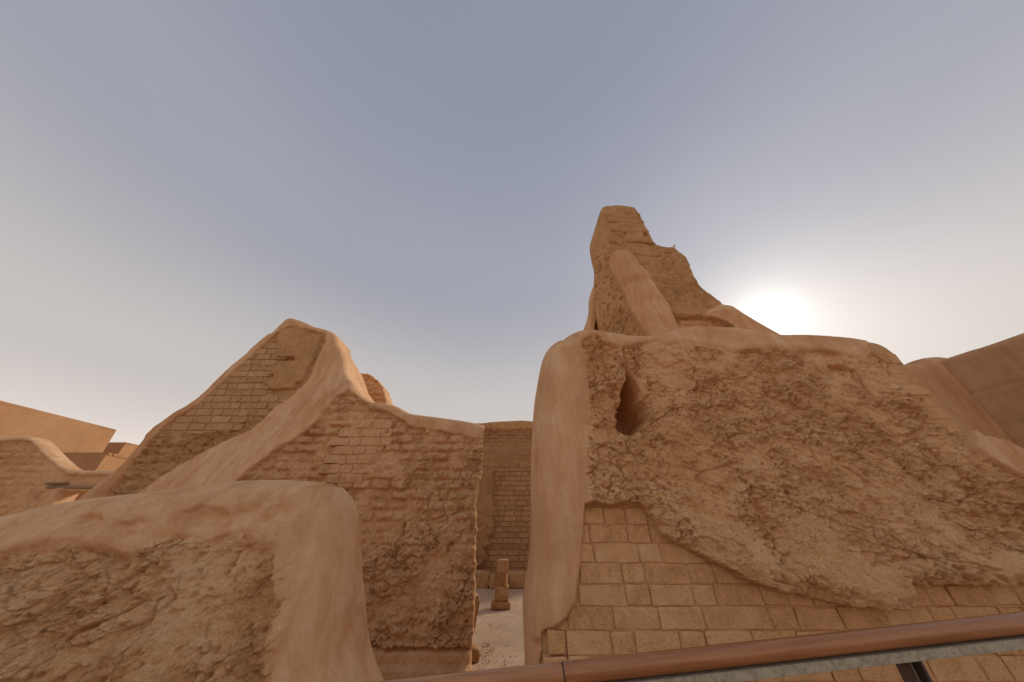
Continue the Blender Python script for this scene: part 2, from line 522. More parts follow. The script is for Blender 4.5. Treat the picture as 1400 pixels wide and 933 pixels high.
def brick_set(H, stretch, head, D, mat, seed, ch=0.008, jit=0.005, n=5):
    S = [brick_mesh(stretch, H, D, seed + k, ch=ch, jit=jit) for k in range(n)]
    Hd = [brick_mesh(head, H, D, seed + 50 + k, ch=ch, jit=jit) for k in range(n)]
    for m in S + Hd:
        m.materials.append(mat)
    return S, Hd
def lay_bricks(parent, origin, polys, y_of, z_base, course, joint, stretch, head, sets, seed, slack=0.03, joint_v=None, out=0.004, tilt=0.006, clip=None, clip_in=0.0, least=.05):
    """bricks of one bond where they show inside the polygons; y_of(x, z): the face plane"""
    r = random.Random(seed)
    S, Hd = sets
    jv = joint if joint_v is None else joint_v
    placed = []
    xmin = min(p[0] for q in polys for p in q); xmax = max(p[0] for q in polys for p in q)
    zmin = min(p[1] for q in polys for p in q); zmax = max(p[1] for q in polys for p in q)
    j0 = int(math.floor((zmin - z_base) / course)) - 1
    j1 = int(math.ceil((zmax - z_base) / course)) + 1
    for j in range(j0, j1):
        z = z_base + (j + .5) * course
        x = xmin - stretch - (0.37 * j % 1) * (stretch + head) - r.random() * .05
        k = j
        while x < xmax + stretch:
            hd = (k % 2 == 0) if r.random() < .85 else (k % 2 == 1)
            w = head if hd else stretch
            w2 = w * r.uniform(.92, 1.06)
            placed.append((x + w2 / 2, z + r.uniform(-.003, .003), w2, w, hd))
            x += w2 + joint; k += 1
    if not placed: return 0
    C = np.array([(p[0], p[1]) for p in placed])
    best = np.full(len(C), -9.0)
    for q in polys:
        for ddx in (-.4, 0, .4):
            s_, _, _ = sdf(C[:, 0] + ddx * np.array([p[2] for p in placed]), C[:, 1], q)
            best = np.maximum(best, s_)
    if clip is not None:                                   # cut bricks at the ends of the wall
        T = np.linspace(-.5, .5, 61)
        W = np.array([p[2] for p in placed])
        CX = C[:, 0][:, None] + W[:, None] * T[None, :]
        lo = sdf(CX, C[:, 1][:, None] - course * .45 + 0 * CX, clip)[0]
        hi = sdf(CX, C[:, 1][:, None] + course * .45 + 0 * CX, clip)[0]
        inn = np.minimum(lo, hi) > clip_in
        for n_ in range(len(placed)):
            k = np.nonzero(inn[n_])[0]
            if len(k) < 2: best[n_] = -9; continue
            a, b = CX[n_, k[0]], CX[n_, k[-1]]
            if b - a < least: best[n_] = -9; continue
            p = placed[n_]; placed[n_] = ((a + b) / 2, p[1], b - a, p[3], p[4])
    cnt = 0
    for p, b in zip(placed, best):
        if b < -slack: continue
        me = r.choice(Hd if p[4] else S)
        o = bpy.data.objects.new('brick', me); col.objects.link(o); o.parent = parent
        y = float(y_of(np.array([p[0]]), np.array([p[1]]))[0])
        o.location = (p[0] - origin[0], y + r.uniform(-out, out) - origin[1], p[1] - origin[2])
        o.scale = ((p[2]) / p[3] * (-1 if r.random() < .0 else 1), 1, (course - jv) / (course - jv) * r.uniform(.97, 1.02))
        o.rotation_euler = (r.uniform(-tilt, tilt), r.uniform(-tilt, tilt) * .7, r.uniform(-tilt, tilt))
        cnt += 1
    return cnt

def billow(x, z, f, octs=4, seed=0.0, gain=0.55, lac=2.1):
    s = 0; a = 1.0; t = 0
    for i in range(octs):
        s = s + a * np.abs(perlin(x * f + 3.3 * i, seed + 1.9 * i, z * f - 6.1 * i))
        t += a; a *= gain; f *= lac
    return s / t
def terrace(h, st, edge=.8):
    q = np.floor(h / st); fr_ = h / st - q
    return st * (q + sstep(edge, 1.0, fr_))
def mud_relief(X, Z, amp=1.0, seed=0.0, f=1.0, flow=0.0, crag=1.0, hf=.55, crk=1.0):
    """lumpy, flaking, cracked mud"""
    wx = X + .06 * fbm(X, Z, 4 * f, 4, seed + 40); wz = Z + .06 * fbm(X, Z, 4 * f, 4, seed + 50) + flow * X
    rough = sstep(-.25, .22, fbm(wx, wz, 1.7 * f, 3, seed + 66))          # where the surface has broken away
    base = .042 * fbm(wx, wz, 1.4 * f, 2, seed) + .036 * fbm(wx, wz * 1.3, 4.2 * f, 4, seed + 10, gain=.55)
    base = mix(base, terrace(base + .0025 * fbm(X, Z, 34 * f, 2, seed + 5), .019, .84), .45 + .5 * rough)
    # broken plates with crisp edges
    p1, p2, pid = worley(wx, wz * 1.5, 6.5 * f, int(seed) + 5)
    tilt = (pid - .5) * .030 + .012 * p1
    base += tilt * sstep(.0, .10, p2 - p1) * rough - .010 * sstep(.10, .0, p2 - p1) * rough
    q1, q2, qid = worley(wx + .01, wz * 1.6, 15 * f, int(seed) + 8)
    base += (.5 + .5 * hf) * (.018 * (qid - .5) * sstep(.0, .14, q2 - q1) - .006 * sstep(.12, .0, q2 - q1)) * (.25 + .75 * rough)
    fl = fbm(wx * .8, wz * 1.7, 10 * f, 4, seed + 15, gain=.6)
    base += mix(.010 * fl, terrace(.020 * fl, .007, .75), rough) * (.5 + .5 * hf)
    clump = billow(wx, wz * 1.3, 7.5 * f, 5, seed + 20, gain=.40 + .24 * hf)
    base += crag * (.026 * rough + .006) * (clump - .25)
    n1 = fbm(wx, wz, 3.1 * f, 3, seed + 25, gain=.6)
    n2 = fbm(wx * 1.2, wz * .9, 6.3 * f, 3, seed + 35, gain=.6)
    base -= crk * .026 * np.exp(-(n1 / .010) ** 2) * sstep(.0, .3, fbm(X, Z, 1.9 * f, 2, seed + 27))
    base -= crk * .022 * np.exp(-(n2 / .018) ** 2) * sstep(.02, .3, fbm(X, Z, 2.7 * f, 2, seed + 37)) * (.3 + .7 * rough)
    w1, w2, wid = worley(wx, wz * 1.3, 19 * f, int(seed) + 3)
    base -= .026 * sstep(.30, .12, w1) * (wid > .84) * (.3 + .7 * rough)
    base += hf * .006 * fbm(X, Z, 42 * f, 3, seed + 30, gain=.68) * (.5 + .8 * rough)
    return amp * base

def course_relief(X, Z, course=.15, L=.36, seed=0, wear=1.0):
    """weathered brick courses: every brick a lump of its own, some washed out"""
    wx = X + .03 * fbm(X, Z, 3.5, 3, seed + 1.5) + .012 * fbm(X, Z, 14, 2, seed + 2.5)
    wz = Z + .022 * fbm(X, Z, 3.0, 3, seed + 3.5) + .010 * fbm(X, Z, 13, 2, seed + 4.5)
    j = np.floor(wz / course).astype(np.int32)
    v = wz / course - j
    offs = _perm[(j + 90 + int(seed) * 7) & 255] / 255.0
    u = wx / L + offs
    i = np.floor(u).astype(np.int32); uf = u - i
    hsh = _perm[_perm[(i + 64) & 255] + ((j + 33) & 255)] / 255.0
    hs2 = _perm[_perm[(i + 14) & 255] + ((j + 133) & 255)] / 255.0
    ex = np.minimum(uf, 1 - uf) * L; ez = np.minimum(v, 1 - v) * course
    lump = sstep(0, .035 + .03 * hs2, ex) * sstep(0, .03 + .03 * hs2, ez)
    return wear * ((hsh - .45) * .055 * lump + .030 * (lump - 1))

class Outline:
    def __init__(self): self.p = []; self.r = []
    def add(self, pts, r):
        """points and the rim radius of the segments that start at them"""
        for q in pts: self.p.append(q); self.r.append(r)
        return self

def region_ids(*masks):
    """region 0 where no mask wins, else the index + 1 of the last mask above one half"""
    reg = np.zeros(masks[0].shape, int)
    for k, m in enumerate(masks): reg = np.where(m > .5, k + 1, reg)
    return reg

# ------------------------------------------------------------------ ground and path (the setting)
def build_ground():
    xs = np.concatenate([-np.geomspace(500, 12, 14), np.linspace(-11, 11, 150), np.geomspace(12, 500, 14)])
    ys = np.concatenate([-np.geomspace(500, 8, 14), np.linspace(-7, 16, 170), np.geomspace(17, 500, 14)])
    X, Y = np.meshgrid(xs, ys)
    near = np.exp(-np.maximum(0, np.hypot(X, Y - 5) - 12) / 6)
    Z = near * (.05 * fbm(X, Y, .5, 3, 5) + .022 * fbm(X, Y, 2.5, 4, 9)) - .02
    i0 = np.arange(X.size).reshape(X.shape)
    q = np.stack([i0[:-1, :-1], i0[:-1, 1:], i0[1:, 1:], i0[1:, :-1]], -1).reshape(-1, 4)
    o = link('ground', np_mesh('ground', np.stack([X.ravel(), Y.ravel(), Z.ravel()], -1), q), M_SAND)
    tag(o, 'pale sandy floor of the roofless court between the walls', kind='structure')
build_ground()

def slab_mesh(name, x0, x1, y0, y1, z0, z1, b=0.01):
    import bmesh
    bm = bmesh.new()
    bmesh.ops.create_cube(bm, size=1.0)
    for v in bm.verts:
        v.co = ((x0 + x1) / 2 + v.co.x * (x1 - x0), (y0 + y1) / 2 + v.co.y * (y1 - y0), (z0 + z1) / 2 + v.co.z * (z1 - z0))
    if b: bmesh.ops.bevel(bm, geom=bm.edges[:], offset=b, segments=2, affect='EDGES')
    me = bpy.data.meshes.new(name); bm.to_mesh(me); bm.free()
    return me
path = link('path', slab_mesh('path', -2.6, 3.4, -1.2, 1.3, -.1, .14), M_SAND, smooth=False)
tag(path, 'raised visitor path on which the handrail stands', kind='structure')

# ------------------------------------------------------------------ the big wall on the right
def build_right_wall():
    Y0 = 2.6
    org = (2.2, Y0 + .3, 0)
    t = empty('mud_brick_wall', org, 'thick mud-brick wall with broken mud render, a dark hole and bare bricks above the handrail', 'wall')
    o = Outline()
    left = [(.12, -.1), (.11, .55), (.10, .9), (.115, 1.04), (.165, 1.25), (.195, 1.5), (.21, 1.98), (.24, 2.4), (.28, 2.8), (.32, 3.02), (.37, 3.18), (.45, 3.29), (.53, 3.34)]
    left = curve(left, 4)
    o.add([p for p in left], .36)
    top = [(770, 455.5), (800, 454.5), (830, 458), (860, 463), (885, 463), (905, 458), (925, 452), (960, 451), (1000, 453), (1040, 459),
           (1065, 461), (1100, 462), (1140, 464), (1175, 466), (1196, 469.5), (1207, 474)]
    tY = [2.67] * (len(top) - 5) + [2.665, 2.655, 2.645, 2.635, 2.625]
    o.add(curve([at(x, y, q) for (x, y), q in zip(top, tY)], 3), .13)
    for k in range(1, 17): o.r[-k] = .035 + .095 * (k - 1) / 16
    right = [(1222, 484), (1245, 508), (1272, 537), (1300, 567), (1326, 594)]
    o.add(curve(ats(right, 2.62), 3), .035)
    low = [(1340, 600), (1365, 613), (1395, 634), (1440, 672), (1500, 735)]
    o.add(curve(ats(low, 2.68), 3), .10)
    o.add([(4.85, .9), (4.9, -.1)], 0)
    o.p[-1] = (4.9, -.1)
    # regions
    pil = ats([(690, 430), (778, 440), (792, 470), (800, 500), (803, 560), (800, 620), (797, 690), (793, 770), (786, 826), (768, 850), (745, 872), (735, 960), (600, 960)], Y0)
    cap = ats([(700, 420), (1190, 420), (1196, 470), (1188, 480), (1168, 495), (1147, 494), (1120, 488), (1094, 486), (1059, 483), (1030, 485), (995, 489), (968, 483),
               (936, 477), (903, 480), (893, 475), (871, 477), (850, 481), (834, 477), (815, 466), (790, 466), (780, 520)], Y0)
    cap2 = ats([(1316, 590), (1345, 590), (1600, 700), (1600, 790), (1400, 668), (1370, 650), (1340, 632), (1318, 615)], Y0)
    br1 = ats([(760, 692), (868, 688), (884, 706), (904, 731), (935, 750), (975, 768), (1010, 788), (1060, 807), (1110, 819), (1150, 824), (1190, 828),
               (1226, 832), (1233, 808), (1262, 799), (1310, 798), (1350, 802), (1400, 795), (1520, 795), (1900, 1200), (600, 1200), (700, 900)], Y0)
    br2 = ats([(1182, 482), (1184, 430), (1260, 430), (1345, 600), (1322, 603), (1300, 590), (1278, 583), (1262, 570), (1252, 548), (1228, 540), (1212, 520), (1205, 500)], Y0)
    hole = ats([(859, 512), (853, 530), (847, 552), (841, 572), (843, 586), (851, 594), (863, 594), (874, 585), (884, 570), (883, 560), (874, 548), (868, 530)], Y0)
    hollow = ats([(850, 498), (838, 560), (836, 600), (870, 612), (905, 590), (900, 545), (875, 505)], Y0)
    notch = ats([(1120, 505), (1140, 505), (1158, 514), (1160, 520), (1150, 517), (1136, 514), (1122, 513)], Y0)
    def w(X, Z, a=.012, b=.05):
        return a * fbm(X, Z, 16, 3, 3.3) + b * fbm(X, Z, 3.2, 2, 8.1)
    masks = {}
    def disp(X, Z):
        wob = w(X, Z, .022, .045)
        m_p = sstep(-.02, .02, sdf(X, Z, pil)[0] + wob * .5)
        m_c = sstep(-.018, .018, sdf(X, Z, cap)[0] + wob * .45)
        m_c2 = sstep(-.02, .02, sdf(X, Z, cap2)[0] + wob * .4)
        smooth = np.maximum(np.maximum(m_p, m_c), m_c2)
        s1 = sdf(X, Z, br1)[0] + w(X, Z, .014, .03); s2 = sdf(X, Z, br2)[0] + w(X, Z, .03, .02) + .02
        s = np.maximum(s1, s2)
        m_b = sstep(-.002, .006, s) * (1 - m_p)
        # the render: thick, bulging at its broken lower edge
        lip = np.exp(-((s1 + .10) / .10) ** 2) * (.35 + .65 * sstep(.9, 1.5, X))
        d_r = .085 + .085 * lip + mud_relief(X, Z, 1.6, 2.0, 1.0, flow=.12, hf=.95, crk=.9)
        d_r = np.maximum(d_r, .008)
        # left, upper part: softer swollen bulges round the hole
        d_r += .05 * np.exp(-(((X - at(822, 560, Y0)[0]) / .22) ** 2 + ((Z - at(822, 640, Y0)[1]) / .32) ** 2)) * (1 + 1.2 * fbm(X, Z, 4.5, 3, 91))
        dh, _ = line_dist(X, Z, ats([(849, 478), (851, 492), (855, 502), (857, 515)], Y0))
        d_r -= .05 * np.exp(-((dh + .006 * fbm(X, Z, 30, 2, 4)) / .013) ** 2)
        sh = sdf(X, Z, hole)[0] + .016 + .022 * fbm(X, Z, 14, 3, 6)
        so = sdf(X, Z, hollow)[0]
        d_r -= .055 * sstep(-.05, .10, so)
        depth = np.clip((X - at(838, 560, Y0)[0]) / .28, 0, 1)
        d_r -= sstep(-.003, .022, sh) * (.93 - .36 * depth + .03 * fbm(X, Z, 12, 3, 16)) 
        sn = sdf(X, Z, notch)[0] + .008 * fbm(X, Z, 30, 2, 6)
        d_r -= .075 * sstep(-.004, .012, sn)
        for pts, wd, dp in (([(1158, 515), (1166, 526), (1172, 538), (1180, 545)], .012, .05), ([(1068, 570), (1080, 585), (1090, 604), (1104, 622), (1112, 634)], .008, .035),
                            ([(1140, 640), (1165, 655), (1182, 668)], .012, .035), ([(1000, 528), (1022, 545), (1030, 560)], .007, .025),
                            ([(1240, 760), (1290, 768), (1330, 777)], .008, .03), ([(1180, 772), (1205, 765), (1240, 760)], .009, .03),
                            ([(930, 640), (950, 648), (985, 640)], .006, .02), ([(1083, 700), (1095, 715), (1100, 726)], .007, .025)):
            dl, _ = line_dist(X + .014 * fbm(X, Z, 22, 3, 31), Z + .014 * fbm(X, Z, 22, 3, 37), ats(pts, Y0))
            d_r -= dp * np.exp(-(dl / wd) ** 2)
        for pts, r_, dp in ((ats([(1206, 549), (1243, 549), (1250, 562), (1210, 561)], Y0), .012, .030), (ats([(1212, 565), (1258, 566), (1260, 576), (1235, 575)], Y0), .012, .026)):
            sb = sdf(X, Z, pts)[0] + .01 * fbm(X, Z, 25, 3, 51)
            d_r += dp * sstep(-.012, .02, sb) - .022 * np.exp(-((sb + .014) / .009) ** 2)
        # washed smooth patch low on the render
        calm = sstep(0, .14, sdf(X, Z, ats([(1040, 690), (1100, 685), (1150, 740), (1165, 790), (1110, 800), (1050, 780)], Y0))[0])
        d_r = mix(d_r, .105 + .012 * fbm(X, Z, 3, 3, 12) + .004 * fbm(X, Z, 22, 4, 13), .75 * calm)
        # plaster: smooth, swollen, a little proud
        und = fbm(X, Z, 2.3, 3, 21)
        d_s = .085 + .020 * und + .004 * fbm(X, Z, 11, 3, 23)
        d_p = .035 + .016 * und + .003 * fbm(X, Z, 14, 3, 25) + .02 * sstep(1.35, 1.05, Z) * sstep(.75, 1.0, Z)
        d_p = mix(d_p, -.02 + .012 * fbm(X, Z, 9, 4, 27), sstep(.90, .84, Z + .03 * fbm(X, Z, 6, 2, 28)))
        roll = .022 * np.exp(-((sdf(X, Z, cap)[0] - .05) / .05) ** 2)
        d_s = mix(d_s + roll, .01, sstep(3.45, 3.95, X) * (1 - m_c2))
        d_s = mix(d_s, d_p, m_p)
        d = mix(d_r, d_s, smooth)
        d = mix(d, -.014 + .010 * fbm(X, Z, 6, 3, 29), m_b * (1 - m_c2))
        reg = region_ids((1 - smooth) * 1.0, m_b * (1 - m_c2))
        return d, reg
    xs = spaced(.05, .008, .5, .006, 4.35, .02, 4.95)
    zs = spaced(-.12, .05, .62, .0065, 1.45, .006, 3.42, .006, 3.5)
    relief(t, xs, zs, o.p, o.r, lambda X, Z: Y0 + 0 * X, disp, [('plaster_coat', M_PLASTER), ('mud_render', M_ROUGH), ('mortar_bed', M_MORTAR)], Y0 + 1.0, org)
    sets = brick_set(.109, .30, .155, .07, M_BRICK, 100, ch=.006, jit=.005, n=9)
    zb = EYE - .552 - .116 * 6
    keep = ats([(775, 690), (872, 686), (888, 706), (910, 733), (940, 752), (980, 770), (1015, 790), (1060, 809), (1110, 821), (1150, 826), (1190, 831),
                (1226, 834), (1233, 810), (1262, 801), (1310, 800), (1350, 804), (1400, 797), (1500, 795), (1560, 960), (735, 960), (745, 872), (768, 850), (786, 826)], Y0)
    keep2 = ats([(1190, 488), (1212, 480), (1240, 508), (1295, 566), (1322, 597), (1300, 590), (1278, 583), (1262, 570), (1252, 548), (1228, 540), (1212, 520), (1205, 500)], Y0)
    n = lay_bricks(t, org, [keep], lambda X, Z: Y0 + 0 * X, zb, .116, .009, .30, .155, sets, 5, slack=.035,
                   clip=ats([(775, 600), (1700, 600), (1900, 1200), (715, 1200), (728, 920), (745, 868), (770, 838), (780, 800), (784, 740)], Y0))
    n += lay_bricks(t, org, [keep2], lambda X, Z: Y0 + .004 + 0 * X, zb, .116, .012, .30, .155, sets, 6, slack=-.005, clip=o.p, clip_in=.012)
    return n
build_right_wall()

# ------------------------------------------------------------------ the near wall on the left
def build_near_wall():
    Y0 = 2.3
    org = (-2.6, Y0 + .3, 0)
    t = empty('plastered_wall', org, 'low near wall with smooth rounded plaster end and crumbling front, bottom left corner', 'wall')
    o = Outline()
    top = [(-260, 800), (-120, 745), (0, 711), (60, 696), (110, 685), (165, 678), (215, 673), (270, 665), (330, 658), (380, 656.5), (420, 658), (446, 661)]
    top = curve([at(x, y, 2.56) for x, y in top], 4)
    o.add([(-5.2, -.1), (-5.2, top[0][1])], 0)
    o.add(top, .27)
    right = [(466, 668), (478, 682), (485, 700), (489, 740), (491, 790), (495, 830), (499, 870), (506, 900), (520, 935), (545, 985)]
    o.add(curve([at(x, y, 2.74) for x, y in right], 4), .36)
    o.add([(-.80, .55), (-.74, -.1)], 0)
    rough = ats([(-400, 745), (-100, 762), (0, 765), (60, 760), (110, 764), (165, 766), (215, 748), (255, 750), (300, 752), (345, 748), (374, 744), (381, 760),
                 (372, 800), (364, 850), (360, 950), (350, 1300), (-600, 1300)], Y0)
    def disp(X, Z):
        wob = (.07 + .07 * sstep(-1.9, -1.6, X)) * fbm(X, Z, 2.6, 4, 2.2) + .014 * fbm(X, Z, 18, 3, 4.4)
        s = sdf(X, Z, rough)[0] + wob + .03
        soft = sstep(-1.9, -1.6, X)
        m = sstep(-.04 - .07 * soft, .05 + .09 * soft, s)
        und = fbm(X, Z, 1.6, 3, 61)
        d_s = .01 + .03 * und * sstep(-1.35, -1.7, X) + .008 * und + .004 * fbm(X, Z, 8, 3, 63)
        # swollen lip above the crumbling front, dented in places
        left_of_end = sstep(-1.45, -1.75, X)
        d_s += left_of_end * (.024 * np.exp(-((s + .06) / .06) ** 2) * (1 + fbm(X, Z, 3, 2, 65)) - .055 * sstep(.0, .35, fbm(X, Z * 1.5, 2.7, 3, 67)) * np.exp(-((s + .14) / .08) ** 2))
        d_r = .008 + .03 * sstep(.02, .3, s) + mud_relief(X, Z, 1.9, 14.0, .8, flow=-.18, hf=.85, crk=.45)
        d_r -= .05 * np.exp(-((s - .03) / .03) ** 2) * np.clip(.15 + 1.6 * fbm(X, Z, 1.9, 2, 69), 0, 1) * left_of_end
        d_r += .035 * sstep(1.25, .7, Z)
        for pts, wd, dp in (([(208, 752), (204, 762), (198, 772)], .006, .03), ([(233, 752), (228, 764), (222, 772)], .005, .025),
                            ([(325, 755), (318, 770), (312, 785)], .008, .03), ([(236, 803), (241, 812), (240, 820)], .008, .03), ([(290, 888), (289, 905)], .007, .03)):
            dl, _ = line_dist(X + .012 * fbm(X, Z, 22, 3, 31), Z + .012 * fbm(X, Z, 22, 3, 37), ats(pts, Y0))
            d_r -= dp * np.exp(-(dl / wd) ** 2)
        return mix(d_s, d_r, m), region_ids(m)
    xs = spaced(-5.3, .04, -3.6, .007, -1.6, .008, -.7)
    zs = spaced(-.12, .06, .62, .006, 1.9)
    relief(t, xs, zs, o.p, o.r, lambda X, Z: Y0 - .10 * sstep(1.6, .2, Z), disp, [('plaster_coat', M_PLASTER), ('crumbling_face', M_ROUGH_PALE)], Y0 + .5, org)
build_near_wall()

# ------------------------------------------------------------------ the ruined wall with its tall gable, left of the gap
def build_gable_wall():
    YF, YB = 5.2, 5.85
    org = (-3.5, YF + .5, 0)
    t = empty('ruined_wall', org, 'tall ruined brick gable with a smooth plaster ramp and rough lower wall beside the gap', 'wall')
    o = Outline()
    top = [(667, 598), (668, 591), (662, 583), (650, 579), (621, 574), (583, 569), (562, 566), (552, 561), (540, 555), (520, 552), (507, 549), (494, 540)]
    sh = [(488, 524), (481, 502), (472, 486), (464, 472), (462, 461), (456, 455), (446, 451), (430, 447), (415, 440), (400, 436.5), (390, 441)]
    lf = [(372, 455), (342, 481), (306, 514), (270, 547), (240, 567), (215, 584)]
    fl = [(198, 604), (178, 628), (155, 650), (120, 680), (70, 722)]
    bot = at(641, 915, YF + .05)
    o.add(curve([(bot[0] + .02, -.1), (bot[0] + .03, .6), (bot[0] - .0, 1.4), (at(651, 690, YF + .05)[0], 1.9), (at(659, 640, YF + .05)[0], at(659, 640, YF)[1])], 14), .07)
    o.p = [(x + .022 * float(perlin(np.array([z * 7.0]), 3.0, np.array([0.3]))[0]) + .018 * float(perlin(np.array([z * 19.0]), 5.0, np.array([0.3]))[0]), z) for x, z in o.p]
    o.add(curve(ats(top, YF + .12), 3), .15)
    o.add(curve(ats(sh, YB + .08), 3), .17)
    o.add(curve(ats(lf, YB + .05), 3), .08)
    o.add(ats(fl, YB + .1), .22)
    o.add([(-8.6, -.1)], 0)
    rough = ats([(478, 533), (492, 546), (503, 553), (537, 567), (562, 584), (600, 590), (629, 595), (664, 604), (760, 610), (760, 1200), (-100, 1200), (150, 800),
                 (290, 690), (330, 651), (372, 618), (405, 600), (432, 576), (447, 558), (462, 542)], YF)
    gable = ats([(387, 450), (400, 446), (420, 451), (445, 457), (446, 468), (435, 489), (420, 522), (402, 541), (375, 559), (348, 586), (288, 613), (246, 637), (195, 671),
                 (150, 705), (60, 800), (40, 800), (152, 672), (180, 634), (200, 610), (220, 588), (274, 551), (310, 518), (346, 485), (376, 458)], YB)
    bricks_g = ats([(224, 586), (345, 489), (368, 470), (378, 480), (372, 500), (362, 520), (352, 532), (372, 541), (385, 545), (375, 556), (345, 570), (310, 590), (262, 592), (240, 584)], YB)
    bricks_w = ats([(478, 596), (500, 572), (520, 575), (528, 590), (522, 612), (500, 625), (496, 655), (478, 668), (452, 660), (450, 640), (470, 634), (466, 612)], YF)
    patch = ats([(382, 452), (410, 452), (440, 460), (430, 490), (416, 520), (400, 532), (372, 534), (360, 524), (378, 500)], YB)
    def fields(X, Z):
        wob = .05 * fbm(X, Z, 2.2, 3, 7.7) + .02 * fbm(X, Z, 9, 3, 8.8)
        return sdf(X, Z, rough)[0] + wob, sdf(X, Z, gable)[0] + wob * .35
    def front(X, Z):
        a, b = fields(X, Z)
        da = np.maximum(0, -a); db = np.maximum(0, -b)
        tt = da / (da + db + 1e-4)
        # right of the shoulder the coping belongs to the lower wall
        onwall = sstep(-3.05, -2.75, X)
        tt = tt * (1 - onwall)
        lin = mix(tt, sstep(0, 1, tt), .5)
        return YF + (YB - YF) * np.clip(lin, 0, 1) + .12 * sstep(1.2, 4.6, Z) * 0
    def disp(X, Z):
        a, b = fields(X, Z)
        m_r = sstep(-.02, .03, a); m_g = sstep(-.02, .02, b)
        s1 = sdf(X, Z, bricks_g)[0] + .05 * fbm(X, Z, 5, 3, 9.9); s2 = sdf(X, Z, bricks_w)[0] + .06 * fbm(X, Z, 5, 3, 19.9)
        m_b = np.maximum(sstep(-.01, .01, s1) * m_g, sstep(-.03, .03, s2) * m_r)
        und = fbm(X, Z, 1.3, 3, 71)
        d_s = .03 + .05 * und + .016 * fbm(X, Z, 4.5, 3, 73)
        low = sstep(1.75, .9, Z + .3 * fbm(X, Z, 1.5, 2, 33))
        cr_ = course_relief(X, Z, .145, .30, 3, 2.3) * sstep(-.45, .2, fbm(X, Z, 2.3, 3, 39))
        d_r = -.02 + cr_ * (1 - .75 * low) * (.55 + .45 * sstep(-.3, .25, fbm(X, Z, 1.1, 2, 37))) + mud_relief(X, Z, 1.7, 22.0, .72, hf=1.0, crk=.5) * (.8 + .45 * low)
        # base courses: a crack, a plinth and a step
        d_r = mix(d_r, .005 + .007 * fbm(X, Z, 6, 4, 41), sstep(.225, .195, Z))
        d_r += -.09 * np.exp(-((Z - .215 - .012 * fbm(X, Z, 4, 2, 43)) / .018) ** 2) + .12 * sstep(.085, .07, Z)
        for pts, wd, dp in (([(553, 716), (551, 722), (549, 732)], .02, .07), ([(627, 690), (627, 700), (618, 704)], .02, .06), ([(619, 742), (612, 748), (612, 755)], .018, .06)):
            dl, _ = line_dist(X + .02 * fbm(X, Z, 12, 3, 31), Z + .02 * fbm(X, Z, 12, 3, 37), ats(pts, YF))
            d_r -= dp * np.exp(-(dl / wd) ** 2)
        sp = sdf(X, Z, patch)[0] + .05 * fbm(X, Z, 5, 3, 45)
        rough_g = sstep(4.0, 3.6, Z + .35 * fbm(X, Z, 1.6, 3, 47) + .35 * (X + 6.2))
        d_g = -.005 + course_relief(X, Z, .15, .42, 5, .5) + mud_relief(X, Z, 1.7, 32.0, .6) * (.35 + .75 * rough_g)
        d_g = mix(d_g, .055 + .012 * fbm(X, Z, 4, 4, 49), sstep(-.01, .02, sp))
        gap = sdf(X, Z, ats([(370, 489), (404, 489), (404, 495), (372, 494)], YB))[0] + .015 * fbm(X, Z, 8, 3, 52)
        gap2 = sdf(X, Z, ats([(362, 514), (376, 513), (374, 518), (360, 518)], YB))[0] + .012 * fbm(X, Z, 8, 3, 53)
        d_g -= .12 * sstep(-.01, .03, gap) + .09 * sstep(-.01, .03, gap2)
        d = mix(d_s, d_g, m_g); d = mix(d, d_r, m_r)
        d = mix(d, -.018 + .004 * fbm(X, Z, 20, 3, 55), m_b)
        return d, region_ids(np.maximum(m_g * 1.0, 0), m_r, m_b)
    xs = spaced(-8.7, .04, -7.4, .016, -3.2, .0105, -.5)
    zs = spaced(-.12, .012, 2.0, .011, 4.2, .014, 6.3)
    relief(t, xs, zs, o.p, o.r, front, disp,
           [('plaster_ramp', M_PLASTER), ('gable_face', M_MUDWALL), ('eroded_face', M_ROUGH_DARK), ('mortar_bed', M_MORTAR)],
           lambda X, Z: np.where(X > -2.6, YF + .5, YB + .7), org, back_outline=[p if p[0] < -2.6 else (-2.6, min(p[1], 3.4)) for p in o.p],
           back_shift=lambda X, Z: -.22 * sstep(-1.0, -.7, X))
    sets = brick_set(.135, .36, .19, .07, M_BRICK_DARK, 300, ch=.009, jit=.006)
    lay_bricks(t, org, [bricks_g], lambda X, Z: YB - .004 + 0 * X, .05, .148, .012, .36, .19, sets, 8, slack=.0, clip=o.p, clip_in=.06)
    setw = brick_set(.138, .36, .19, .07, M_ROUGH_DARK, 340, ch=.010, jit=.009)
    lay_bricks(t, org, [bricks_w], lambda X, Z: YF - .002 + 0 * X, .05, .148, .010, .36, .19, setw, 9, slack=.0, clip=o.p, clip_in=.1)
    # stump of a further wall that shows over the shoulder
    YS = 7.6
    t2 = empty('wall_stump', (at(505, 540, YS)[0], YS, 0), 'small rounded stump of broken wall peeping over the shoulder of the gable', 'wall stump')
    o2 = Outline()
    o2.add(curve(ats([(440, 560), (470, 515), (486, 509), (500, 510), (512, 515), (521, 526), (527, 541), (529, 556)], YS + .05), 4), .12)
    e_ = o2.p[-1]
    o2.add([(e_[0] + .05, -.1), (o2.p[0][0], -.1)], 0)
    inner = ats([(490, 517), (498, 513), (510, 516), (519, 526), (525, 541), (527, 600), (488, 600)], YS)
    o2.p = [(x + random.uniform(-.035, .035), z + random.uniform(-.035, .035)) if z > 1 else (x, z) for x, z in o2.p]
